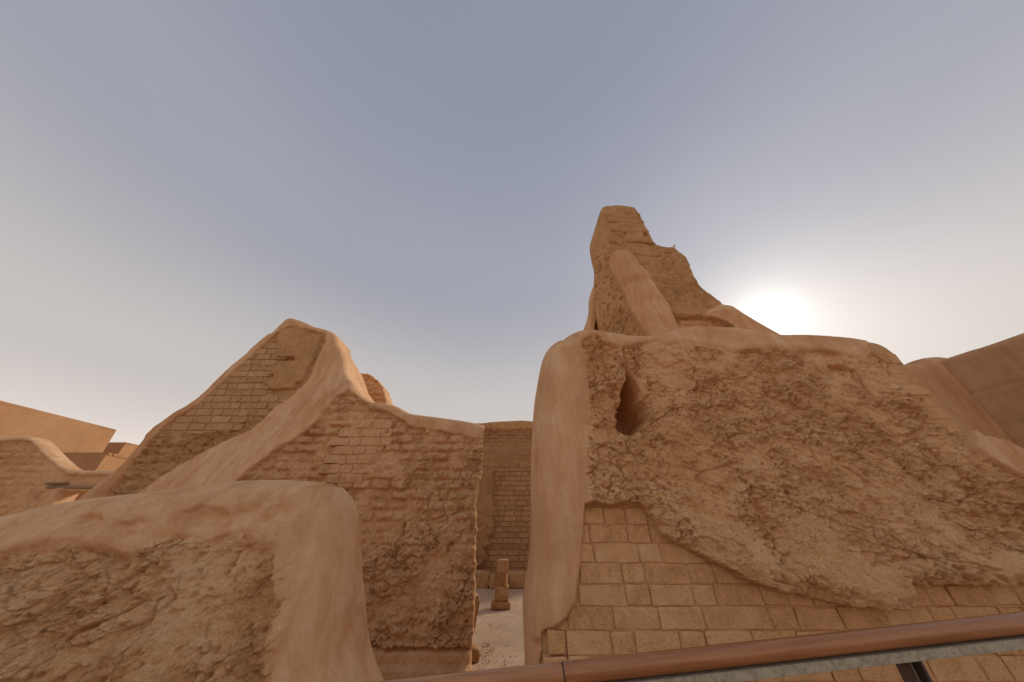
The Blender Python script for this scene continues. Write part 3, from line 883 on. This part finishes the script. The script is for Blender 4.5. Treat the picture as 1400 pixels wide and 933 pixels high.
    def disp2(X, Z):
        m = sstep(-.02, .03, sdf(X, Z, inner)[0] + .04 * fbm(X, Z, 4, 3, 3))
        return mix(.03 + .02 * fbm(X, Z, 3, 3, 5), -.03 + course_relief(X, Z, .15, .3, 6, 1.4) + mud_relief(X, Z, 1.3, 42, .7), m), region_ids(m)
    relief(t2, spaced(o2.p[0][0] - .05, .02, e_[0] + .2), spaced(-.12, .2, 4.0, .02, 6.2), o2.p, o2.r, lambda X, Z: YS + 0 * X, disp2,
           [('plaster_coat', M_PLASTER), ('broken_face', M_ROUGH_DARK)], YS + .6, (at(505, 540, YS)[0], YS, 0))
build_gable_wall()

# ------------------------------------------------------------------ the tower stump behind the big wall
def build_tower():
    Y0 = 5.0
    org = (2.4, Y0 + .6, 0)
    t = empty('ruined_tower', org, 'tall tapering tower ruin with a plaster rib, standing against the glow of the sun', 'tower')
    o = Outline()
    lf = [(831, 465), (826, 446), (821, 428), (817, 407), (814, 388), (813.5, 371), (810, 356), (807.5, 338), (808, 330), (812, 317), (818.5, 297), (823, 287)]
    tp = [(828, 284), (844, 283.5), (858, 285.5), (868, 288)]
    rt = [(874, 292), (876.5, 300), (880, 305), (883, 311.5), (886, 316), (889, 323.5), (893, 331), (898, 336), (908, 338.5), (921, 338.5)]
    rt2 = [(928, 346), (935, 351), (941, 360), (947, 377), (957, 393), (972, 406)]
    md = [(986, 418.5), (996, 421), (1004, 426), (1016, 434), (1029, 441.5), (1045, 451), (1062, 461), (1080, 475)]
    b0 = at(831, 465, Y0 + .4)
    o.add([(b0[0] + .05, -.1)], .1)
    o.add(curve([at(x, y, Y0 + .42) for x, y in lf], 3), .10)
    o.add(curve(ats(tp, Y0 + .12), 3), .12)
    def ragged(pts, a):
        return [(x + a * random.uniform(-1, 1), z + a * random.uniform(-1, 1)) for x, z in pts]
    o.add(ragged(curve(ats(rt, Y0 + .04), 4), .016), .03)
    o.add(ragged(curve(ats(rt2, Y0 + .06), 4), .013), .05)
    o.add(curve(ats(md, Y0 + .10), 3), .11)
    o.add([(5.6, 4.0), (5.7, -.1)], 0)
    corner = [at(x, y, Y0) for x, y in ((829, 260), (830, 290), (833, 317), (838, 345), (848, 370), (862, 400), (877, 430), (893, 461))]
    cz = np.array([p[1] for p in corner])[::-1]; cx = np.array([p[0] for p in corner])[::-1]
    def xc(Z): return np.interp(Z, cz, cx)
    def front(X, Z):
        dxx = xc(Z) - X
        soft = .5 * (dxx + np.sqrt(dxx * dxx + .03 ** 2))
        return Y0 + 1.0 * soft
    rib = curve([at(x, y, Y0) for x, y in ((848, 351), (855, 366), (866, 386), (877, 405), (889, 428), (905, 455), (915, 475))], 5)
    ribpoly = [at(x, y, Y0) for x, y in ((834, 352), (838, 347), (850, 345.5), (861, 348), (868, 357), (875, 367), (887, 381), (896, 399), (911, 420), (922, 448), (932, 475), (892, 475), (886, 461),
                                          (864, 421), (851, 391), (838, 366))]
    mound = ats([(962, 432), (968, 424), (980, 419), (990, 410), (1100, 420), (1100, 500), (1012, 500), (1008, 456), (1002, 446), (990, 438), (976, 433), (966, 434)], Y0)
    rec = ats([(920, 432), (962, 432), (976, 434), (990, 439), (1002, 447), (1008, 458), (1005, 480), (926, 480)], Y0)
    def disp(X, Z):
        wob = .03 * fbm(X, Z, 4, 3, 7)
        sr = sdf(X, Z, ribpoly)[0] + .015 * fbm(X, Z, 6, 2, 9)
        m_rib = sstep(-.012, .012, sr)
        dl, tl = line_dist(X, Z, rib)
        prof = np.sqrt(np.clip(1 - (np.maximum(0, .20 - sr) / .20) ** 2, 0, 1))
        steps = .07 * np.exp(-((tl - .30) / .05) ** 2) - .09 * np.exp(-((tl - .385) / .035) ** 2) + .05 * np.exp(-((tl - .50) / .06) ** 2) - .05 * np.exp(-((tl - .60) / .05) ** 2)
        d_rib = .04 + .14 * prof * (1 + .8 * steps / .1 * .5) + .02 * fbm(X, Z, 2.5, 2, 11) + .05 * tl
        m_m = sstep(-.02, .02, sdf(X, Z, mound)[0] + wob * .4)
        d_m = .02 + .13 * sstep(0, .22, sdf(X, Z, mound)[0]) * sstep(0, .25, sdf(X, Z, o.p)[0]) + .02 * fbm(X, Z, 2, 3, 13)
        s_rec = sdf(X, Z, rec)[0] + .03 * fbm(X, Z, 6, 3, 14)
        leftface = sstep(.0, .08, xc(Z) - X)
        d_f = .02 * fbm(X, Z, 1.5, 3, 15) + .012 * fbm(X, Z, 7, 4, 17) + .7 * mud_relief(X, Z, 1.0, 52, .6)
        pit = sstep(.22, .36, fbm(X * 1.6, Z, 9, 2, 19))
        d_f -= .045 * pit * leftface * sstep(8.3, 7.4, Z) + .02 * pit * (1 - leftface) * sstep(.1, .35, fbm(X, Z, 1.2, 2, 20))
        # ledges where courses show
        for pts, wd, dp in (([(833, 304), (848, 304), (858, 303.5)], .022, .05), ([(838, 315.5), (860, 316.5), (888, 317)], .022, .05), ([(858, 330.5), (880, 332), (893, 333.5)], .03, .10),
                            ([(836, 330), (845, 334), (855, 338)], .05, .06), ([(868, 348), (885, 350), (905, 351)], .018, .03), ([(873, 362), (885, 361), (888, 358)], .018, .03),
                            ([(915, 430), (940, 431), (965, 432)], .022, .07), ([(905, 345), (918, 346)], .035, .04)):
            q, _ = line_dist(X + .04 * fbm(X, Z, 5, 3, 31), Z + .03 * fbm(X, Z, 5, 3, 37), ats(pts, Y0))
            d_f -= dp * np.exp(-(q / wd) ** 2) * (.6 + .8 * sstep(-.3, .3, fbm(X, Z, 4, 2, 38)))
        hl = sdf(X, Z, ats([(881, 316), (886, 318), (886, 323), (880, 321)], Y0))[0] + .02 * fbm(X, Z, 8, 2, 41)
        d_f -= .12 * sstep(-.01, .03, hl)
        h2 = sdf(X, Z, ats([(851, 316), (858, 317), (857, 322), (852, 321)], Y0))[0] + .03 * fbm(X, Z, 8, 2, 43)
        d_f -= .07 * sstep(-.01, .03, h2)
        d_rc = -.13 + course_relief(X, Z, .15, .4, 8, 1.0) + .5 * mud_relief(X, Z, 1, 62, .8)
        m_rec = sstep(-.01, .02, s_rec)
        d_f = mix(d_f, d_rc, m_rec)
        gap = sdf(X, Z, ats([(922, 448), (966, 449), (966, 454), (924, 453)], Y0))[0]
        d_f -= .25 * sstep(-.01, .03, gap + .015 * fbm(X, Z, 8, 2, 44))
        # narrow strips of the right edge weather in steps
        d = mix(d_f, d_m, m_m); d = mix(d, d_rib, m_rib)
        return d, region_ids(m_m, m_rib, m_rec * (1 - m_m) * (1 - m_rib))
    xs = spaced(1.2, .0115, 4.6, .03, 5.75)
    zs = spaced(-.12, .2, 4.55, .013, 8.2, .016, 9.6)
    relief(t, xs, zs, o.p, o.r, front, disp, [('tower_face', M_MUDWALL), ('plaster_shoulder', M_PLASTER), ('plaster_rib', M_PLASTER), ('brick_recess', M_ROUGH_DARK)], Y0 + 1.9, org,
           back_outline=[(max(x, 2.95), z) for x, z in o.p], back_shift=lambda X, Z: .75 * sstep(.45, .15, X - xc(Z) + .4))
    # wall remnant leaning out behind the tower's left foot
    YS = 6.0
    t2 = empty('wall_stump', (1.95, YS, 0), 'narrow plastered wall remnant with a dark hollow at the left foot of the tower', 'wall stump')
    o2 = Outline()
    o2.add(curve(ats([(786, 475), (797, 452), (803, 436), (805.5, 424), (806, 408), (810, 394), (816, 382)], YS + .05), 4), .14)
    o2.add([at(860, 382, YS), (at(870, 460, YS)[0], -.1), (at(786, 475, YS)[0], -.1)], 0)
    hollow = ats([(815, 470), (813, 450), (816, 437), (822, 430), (827, 440), (840, 470)], YS)
    def disp2(X, Z):
        m = sstep(-.02, .02, sdf(X, Z, hollow)[0] + .02 * fbm(X, Z, 5, 3, 3))
        return mix(.03 + .03 * fbm(X, Z, 2.5, 3, 5), -.30 + course_relief(X, Z, .15, .3, 6, 1.0), m), region_ids(m)
    relief(t2, spaced(1.3, .018, 3.4), spaced(-.12, .3, 5.2, .018, 8.0), o2.p, o2.r, lambda X, Z: YS + 0 * X, disp2,
           [('plaster_coat', M_PLASTER), ('hollow_face', M_ROUGH_DARK)], YS + .5, (1.95, YS, 0), back_outline=[(max(x, 2.6), z) for x, z in o2.p], back_shift=lambda X, Z: .45 + 0 * X)
    # the little dark sprig on the ledge
    p = at(921, 338, Y0 + .1)
    V = []; F = []
    def rod(a, b, r0, r1):
        a = Vector(a); b = Vector(b); ax = (b - a).normalized(); s_ = ax.orthogonal().normalized(); u_ = ax.cross(s_)
        n0 = len(V)
        for q, r_ in ((a, r0), (b, r1)):
            for k in range(6):
                an = k * math.pi / 3; V.append(q + s_ * r_ * math.cos(an) + u_ * r_ * math.sin(an))
        for k in range(6): F.append((n0 + k, n0 + (k + 1) % 6, n0 + 6 + (k + 1) % 6, n0 + 6 + k))
        F.append(tuple(n0 + k for k in range(5, -1, -1))); F.append(tuple(n0 + 6 + k for k in range(6)))
    rod((0, 0, -.06), (.015, 0, .035), .012, .014); rod((.015, 0, .035), (.05, -.01, .085), .014, .007); rod((.012, 0, .03), (.075, .01, .045), .012, .005)
    tw = link('dry_twig', mesh('dry_twig', V, F), M_BEAM, None, (p[0] - .03, Y0 + .06, p[1] - .035), smooth=True)
    tag(tw, 'tiny dark twig sticking up from the ledge of the tower', 'twig', kind='thing')
build_tower()

# ------------------------------------------------------------------ far wall of the court with its bricks, pilaster and kerb
def build_court():
    YW = 12.8
    org = (-.3, YW + .3, 0)
    t = empty('court_wall', org, 'far brick wall closing the court, seen through the gap', 'wall')
    o = Outline()
    tz = at(690, 577, YW + .1)[1]
    o.add([(-4.2, -.1)], 0)
    o.add(curve([(-4.2, tz - .05), (-2.5, tz - .02), (-1.4, tz - .06), (-.9, tz), (-.2, tz + .03), (.4, tz + .06), (1.2, tz + .02), (3.2, tz)], 3), .16)
    o.add([(3.4, -.1)], 0)
    z1 = at(690, 588, YW)[1]; z2 = at(690, 606, YW)[1]; z3 = at(690, 628, YW)[1]
    brick_poly = [(-3.0, .0), (2.2, .0), (2.2, z3), (-3.0, z3)]
    pil = curve(ats([(640, 641), (660, 639), (669, 641), (674, 650), (674, 700), (673.5, 728), (667, 735), (669, 745), (661, 752), (664, 762), (655, 775), (630, 780), (600, 780)], YW - .2), 3)
    def disp(X, Z):
        zz = Z + .08 * fbm(X, Z, 2, 3, 3)
        m_c = sstep(z1 - .03, z1 + .03, zz)
        m_r = sstep(z2 - .04, z2 + .04, zz) * (1 - m_c)
        sp = sdf(X, Z, pil)[0] + .05 * fbm(X, Z, 5, 3, 5)
        m_p = sstep(-.02, .03, sp)
        m_b = sstep(z3 + .02, z3 - .02, Z) * (1 - m_p)
        d = .01 + .012 * fbm(X, Z, 4, 3, 9) + course_relief(X, Z, .17, .4, 4, .3)
        d = mix(d, .03 + course_relief(X, Z, .14, .3, 7, 1.5), m_r)
        d = mix(d, .08 + .03 * fbm(X, Z, 1.5, 3, 11), m_c)
        d = mix(d, -.02, m_b)
        d = mix(d, .22 + .03 * fbm(X, Z, 2, 3, 13) + .05 * sstep(2.4, 1.6, Z) * fbm(X, Z, 6, 3, 14), m_p)
        return d, region_ids(m_r, m_c, m_p, m_b)
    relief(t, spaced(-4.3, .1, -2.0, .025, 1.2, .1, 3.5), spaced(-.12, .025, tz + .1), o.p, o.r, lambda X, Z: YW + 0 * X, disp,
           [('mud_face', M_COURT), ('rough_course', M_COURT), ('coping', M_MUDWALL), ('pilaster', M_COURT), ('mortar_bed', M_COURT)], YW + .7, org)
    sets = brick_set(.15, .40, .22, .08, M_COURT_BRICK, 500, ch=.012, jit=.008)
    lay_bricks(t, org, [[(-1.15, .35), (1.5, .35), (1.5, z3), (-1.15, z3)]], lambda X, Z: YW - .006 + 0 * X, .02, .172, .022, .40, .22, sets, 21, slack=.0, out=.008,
               clip=[(-1.2, .2), (1.6, .2), (1.6, z3), (-1.2, z3)])
    return YW
YW = build_court()

def stone_mesh(name, sx, sy, sz, seed, rnd=.35, rough=.05):
    import bmesh
    bm = bmesh.new()
    bmesh.ops.create_cube(bm, size=2.0)
    bmesh.ops.subdivide_edges(bm, edges=bm.edges[:], cuts=4, use_grid_fill=True)
    P = np.array([v.co[:] for v in bm.verts])
    S = P / np.linalg.norm(P, axis=1)[:, None] * 1.15
    Q = P * (1 - rnd) + S * rnd
    nrm = Q / np.linalg.norm(Q, axis=1)[:, None]
    d = rough * (fbm(Q[:, 0] + Q[:, 1] * .7, Q[:, 2] + Q[:, 1] * .4, 1.4, 3, seed) * 2.2 + fbm(Q[:, 0] - Q[:, 1], Q[:, 2] + Q[:, 1], 4, 2, seed + 9))
    Q = Q + nrm * d[:, None] * 2
    for v, q in zip(bm.verts, Q): v.co = (q[0] * sx / 2, q[1] * sy / 2, q[2] * sz / 2)
    me = bpy.data.meshes.new(name); bm.to_mesh(me); bm.free()
    return me

def build_court_stones():
    # pillar of three blocks on a footing
    Yp = 8.9
    x, z = at(685, 828, Yp)
    t = empty('stone_pillar', (x, Yp, 0), 'short pillar of three stacked stone blocks standing on the sandy court floor', 'pillar')
    f = link('footing', stone_mesh('footing', .44, .44, .13, 3, .3, .05), M_STONE, t, (0.0, 0, .05))
    zc = .115
    for k, (w, h, dx, rz) in enumerate(((.31, .275, .012, .06), (.29, .245, -.01, -.10), (.26, .265, .022, .14))):
        b = link('block', stone_mesh('block', w, w, h, 7 + k * 3, .07, .03), M_STONE, t, (dx, 0, zc + h / 2 - .005))
        b.rotation_euler = (.02 * (k - 1), .03 * (1 - k), rz)
        zc += h - .012
    # kerb of stones at the foot of the far wall
    Yk = 11.6
    t = empty('stone_kerb', (-.3, Yk, 0), 'low row of rough stones along the foot of the far court wall', 'kerb')
    r = random.Random(4)
    xx = -1.7
    k = 0
    while xx < 1.0:
        w = r.uniform(.42, .68); h = r.uniform(.34, .44)
        b = link('stone', stone_mesh('stone', w, .5, h, 30 + k, .22, .05), M_STONE, t, (xx + w / 2 + .3, r.uniform(-.05, .05), h / 2 - .04))
        b.rotation_euler = (0, r.uniform(-.03, .03), r.uniform(-.12, .12))
        xx += w * 1.0; k += 1
    # two loose pieces at the corner of the ruined wall
    Yb = 7.2
    x, z = at(648, 838, Yb)
    b = link('stone_slab', stone_mesh('stone_slab', .20, .30, .50, 61, .2, .06), M_STONE, None, (x - .06, Yb, .22))
    b.rotation_euler = (0, .12, .3)
    tag(b, 'upright brown stone leaning out behind the right edge of the rough wall', 'stone', kind='thing')
    Yb = 5.75
    x, z = at(646, 893, Yb)
    b = link('loose_stone', stone_mesh('loose_stone', .15, .18, .14, 71, .3, .06), M_STONE, None, (x, Yb, .05))
    b.rotation_euler = (.1, .2, .5)
    tag(b, 'small dark loose stone on the sand at the foot of the rough wall', 'stone', kind='thing')
    # scattered pebbles and crumbs of mud
    r = random.Random(9)
    V = []; F = []
    for k in range(150):
        y = r.uniform(5.0, 11.4); x = r.uniform(-.75, .75) * (y / 8) + r.uniform(-.1, .1)
        if r.random() < .4: x = -.45 + abs(r.gauss(0, .12)); y = r.uniform(5.2, 6.6)
        s_ = r.uniform(.005, .014) * (1.6 if r.random() < .12 else 1)
        n0 = len(V); a0 = r.random() * 6
        zg = -.005
        V.append((x, y, zg + s_ * .9))
        for j in range(5):
            a = a0 + j * 1.2566; q = s_ * r.uniform(.8, 1.5); V.append((x + q * math.cos(a), y + q * math.sin(a), zg - .006))
        for j in range(5): F.append((n0, n0 + 1 + j, n0 + 1 + (j + 1) % 5))
    pb = link('pebbles', mesh('pebbles', V, F), M_BRICK_DARK, smooth=False)
    tag(pb, 'scattered pebbles and crumbs of mud on the court floor', kind='stuff')
build_court_stones()

# ------------------------------------------------------------------ right background: recessed wall and side wall
def build_right_back():
    YB = 4.1; XS = 7.0
    org = (5.6, YB + .3, 0)
    t = empty('plastered_wall', org, 'smooth plastered wall behind the right end of the big broken wall', 'wall')
    o = Outline()
    o.add([(3.6, -.1), (3.6, 3.4)], 0)
    o.add(curve([(3.6, 3.5)] + ats([(1236, 499), (1250, 493), (1268, 488.5), (1285, 489)], YB + .1) + [(7.4, at(1285, 490, YB + .1)[1] - .02)], 4), .14)
    o.add([(7.4, -.1)], 0)
    def disp(X, Z): return .018 * fbm(X, Z, .9, 3, 3) + .006 * fbm(X, Z, 6, 3, 5), np.zeros(X.shape, int)
    relief(t, spaced(3.5, .04, 7.5), spaced(-.12, .04, 4.2), o.p, o.r, lambda X, Z: YB + 0 * X, disp, [('plaster_coat', M_PLASTER)], YB + .6, org)
    t = empty('side_wall', (XS, YB, 0), 'tall smooth mud wall running out of the picture at the right edge', 'wall', rz=-math.pi / 2)
    o = Outline()
    zt = at(1292, 489.5, 1)[1]; zt = EYE + .332 * XS
    o.add([(-.6, -.1), (-.6, zt)], 0)
    o.add(curve([(-.6, zt - .02), (.0, zt), (.5, zt - .03), (1.0, zt - .05), (1.8, zt - .04), (3.2, zt - .06)], 4), .10)
    o.add([(3.2, -.1)], 0)
    def disp2(X, Z):
        return .008 * fbm(X, Z, 1.2, 3, 13) + .005 * fbm(X * .5, Z * 2.2, 5, 4, 15) - .02 * np.exp(-((Z - zt + .62 + .03 * fbm(X, Z, 1.5, 2, 17)) / .02) ** 2) \
            + .10 * np.exp(-(X / .25) ** 2), np.zeros(X.shape, int)
    relief(t, spaced(-.7, .03, 3.3), spaced(-.12, .03, zt + .1), o.p, o.r, lambda X, Z: 0 * X, disp2, [('mud_coat', M_SIDE)], .6, (0, 0, 0))
build_right_back()

# ------------------------------------------------------------------ far left: ruined wall with lintel, restored houses
def build_left_far():
    YL = 8.0
    org = (-12.5, YL + .3, 0)
    t = empty('ruined_wall', org, 'rough brick wall with a stepped plaster coping and a timber lintel, far left edge', 'wall')
    o = Outline()
    dj = at(84, 672, YL)
    o.add([(-17.5, -.1), (-17.5, at(0, 597, YL)[1])], 0)
    o.add(curve(ats([(-150, 590), (-60, 596), (0, 597), (40, 597), (51, 599), (57, 604)], YL + .1), 3) + curve(ats([(66, 614), (80, 628), (93, 639), (104, 643)], YL + .1), 3)
          + curve(ats([(125, 643.5), (150, 643), (200, 643)], YL + .1), 3), .15)
    e_ = at(215, 643, YL)
    o.add([(e_[0], e_[1]), (e_[0], dj[1]), (dj[0], dj[1]), (dj[0] - .1, -.1)], .03)
    cap = ats([(-300, 560), (240, 560), (240, 650), (150, 650), (110, 650), (90, 648), (72, 634), (55, 618), (44, 605), (30, 603), (0, 604), (-300, 600)], YL)
    jamb = ats([(80, 668), (90, 668), (70, 720), (40, 720)], YL)
    def disp(X, Z):
        m = np.maximum(sstep(-.03, .03, sdf(X, Z, cap)[0] + .04 * fbm(X, Z, 3, 3, 3)), sstep(-.02, .02, sdf(X, Z, jamb)[0]))
        rough = sstep(.3, -.3, X - at(45, 640, YL)[0] + .6 * fbm(X, Z, 1.2, 2, 7))
        return mix(.0 + course_relief(X, Z, .16, .4, 9, .35 + .9 * rough) + mud_relief(X, Z, .5, 72, .5) * (.4 + 1.3 * rough), .07 + .03 * fbm(X, Z, 1.5, 3, 5), m), region_ids(1 - m)
    relief(t, spaced(-17.6, .1, -14.6, .022, e_[0] + .1), spaced(-.12, .1, 1.6, .022, 4.0), o.p, o.r, lambda X, Z: YL + 0 * X, disp,
           [('plaster_coping', M_PLASTER), ('brick_face', M_ROUGH_DARK)], YL + .36, org)
    a = at(66, 665.5, YL); b = at(160, 666.5, YL)
    L = b[0] - a[0]
    bm_ = slab_mesh('lintel_beam', 0, L, -.03, .12, -.04, .035, .012)
    link('lintel_beam', bm_, M_BEAM, t, (a[0] - org[0], YL - org[1], a[1] - .01))
    bm_ = slab_mesh('lintel_beam', 0, L * .30, -.06, .05, -.025, .025, .01)
    link('lintel_beam', bm_, M_BEAM, t, (a[0] - org[0] - .05, YL - org[1] - .02, a[1] + .07))

    def house(label, x0, x1, y0, y1, z1, cop=None, tap=.03):
        cx, cy = (x0 + x1) / 2, (y0 + y1) / 2
        t = empty('restored_house', (cx, cy, 0), label, 'house', 'plain restored mud houses beyond the ruins')
        import bmesh
        bm = bmesh.new(); bmesh.ops.create_cube(bm, size=1.0)
        for v in bm.verts:
            k = 1 + (tap if v.co.z < 0 else 0)
            v.co = (v.co.x * (x1 - x0) * k, v.co.y * (y1 - y0) * k, (v.co.z + .5) * (z1 + .1) - .1)
        bmesh.ops.subdivide_edges(bm, edges=bm.edges[:], cuts=9, use_grid_fill=True)
        for v in bm.verts:
            n_ = float(fbm(np.array([v.co.x + v.co.y * .6]), np.array([v.co.z + v.co.y * .3]), .35, 2, 3)[0])
            v.co.x += .06 * n_; v.co.y += .06 * n_
        me = bpy.data.meshes.new('house_walls'); bm.to_mesh(me); bm.free()
        link('house_walls', me, M_HOUSE, t, smooth=False)
        w_ = cop or .22; h_ = .16
        X0, X1, Y0_, Y1_ = (x0 - cx) - .008, (x1 - cx) + .008, (y0 - cy) - .008, (y1 - cy) + .008
        for (a0, a1, b0, b1) in ((X0, X1, Y0_, Y0_ + w_), (X0, X1, Y1_ - w_, Y1_), (X0, X0 + w_, Y0_ + w_ + .003, Y1_ - w_ - .003), (X1 - w_, X1, Y0_ + w_ + .003, Y1_ - w_ - .003)):
            link('parapet', slab_mesh('parapet', a0, a1, b0, b1, z1 - .05, z1 - .05 + h_, .04), M_HOUSE, t, smooth=False)
    h = 6.0
    # the long one: its lit flank recedes to the right
    def far(x, y, Y): X, Z = at(x, y, Y); return X, Z
    xa, za = at(160, 588, 20.5)
    house('large plain orange-brown house with long sloping roofline behind the far left wall', xa - 14, xa, 8.0, 20.5, za - .1)
    xa, za = at(149, 619, 15.5)
    house('low plain house in front of the large one, corner half in shade', xa - 5, xa, 15.5, 19.5, za - .1)
    xa, za = at(173, 605, 24.0)
    house('small house peeping out between the large house and the brick gable', xa - 4, xa, 24.0, 31.0, za - .1)
    xa, za = at(140, 660, 10.8)
    tw = link('garden_wall', slab_mesh('garden_wall', -16.5, xa + 1.0, 10.8, 11.3, -.1, za - .1, .08), M_HOUSE, smooth=False)
    tag(tw, 'plain plastered wall glimpsed through the opening under the timber lintel', 'wall', kind='thing')
build_left_far()

# ------------------------------------------------------------------ handrail in front
def build_handrail():
    YR = 1.15
    a = at(770, 921, YR); b = at(1400, 851.5, YR)
    sl = (b[1] - a[1]) / (b[0] - a[0]); ang = math.atan(sl)
    xj = a[0]
    base_x = 1.1
    t = empty('handrail', (base_x, YR, .14), 'round varnished wooden handrail on a worn steel bar crossing the lower right corner', 'handrail')
    def zc(x): return a[1] + (x - a[0]) * sl
    def rod(name, x0, x1, r, mat, squash=.95):
        n, m = 24, max(2, int((x1 - x0) / .03))
        V = []; F = []
        L = (x1 - x0) / math.cos(ang)
        xs = [0, .002] + [L * k / m for k in range(1, m)] + [L - .002, L]
        rs = [r - .002] + [r] * (len(xs) - 2) + [r - .002]
        for x, rr in zip(xs, rs):
            for k in range(n):
                an = 2 * math.pi * k / n
                w_ = 1 + .006 * math.sin(x * 7 + k) * .5
                V.append((x, rr * math.cos(an) * w_, rr * squash * math.sin(an) * w_))
        for i in range(len(xs) - 1):
            for k in range(n):
                p, q = i * n + k, i * n + (k + 1) % n
                F.append((p, q, q + n, p + n))
        F.append(tuple(range(n - 1, -1, -1))); F.append(tuple((len(xs) - 1) * n + k for k in range(n)))
        o = link(name, mesh(name, V, F), mat, t, (x0 - base_x, 0, zc(x0) - .14))
        o.rotation_euler = (0, -ang, 0)
        return o
    rail_r = rod('rail', xj + .0012, 3.2, .0235, M_RAIL)
    rail_l = rod('rail', -2.4, xj - .0012, .0233, M_RAIL2)
    tag(rail_l, 'lighter orange-brown length of rail left of the joint')
    rod('joint', xj - .004, xj + .004, .0225, M_SEAM)
    L = (3.2 + 2.4) / math.cos(ang)
    me = slab_mesh('support_bar', 0, L, -.019, .019, -.010, .010, .0015)
    o = link('support_bar', me, M_STEEL, t, (-2.4 - base_x, -.004, zc(-2.4) - .14 - .0335), smooth=False)
    o.rotation_euler = (0, -ang, 0)
    for px_ in (base_x, base_x - 2.2):
        top = zc(px_) - .045
        for dx, w_ in ((-.016, .007), (.016, .007)):
            link('post_plate', slab_mesh('post_plate', dx - w_ / 2, dx + w_ / 2, -.022, .022, 0, top - .14, .001), M_POST, t, (px_ - base_x, .01, 0), smooth=False)
        link('gap_shade_strip', slab_mesh('gap_shade_strip', -.0122, .0122, .004, .018, 0, top - .142, .001), M_GAP_SHADE, t, (px_ - base_x, .01, 0), smooth=False)  # black strip painted as the shade in the open gap, no real part
        link('base_plate', slab_mesh('base_plate', -.06, .06, -.05, .05, .0, .012, .002), M_POST, t, (px_ - base_x, .01, 0), smooth=False)
M_RAIL2 = wood('varnished_wood_light', (.34, .14, .055), (.54, .26, .115), 0.3, (0.5, 10, 10))
build_handrail()
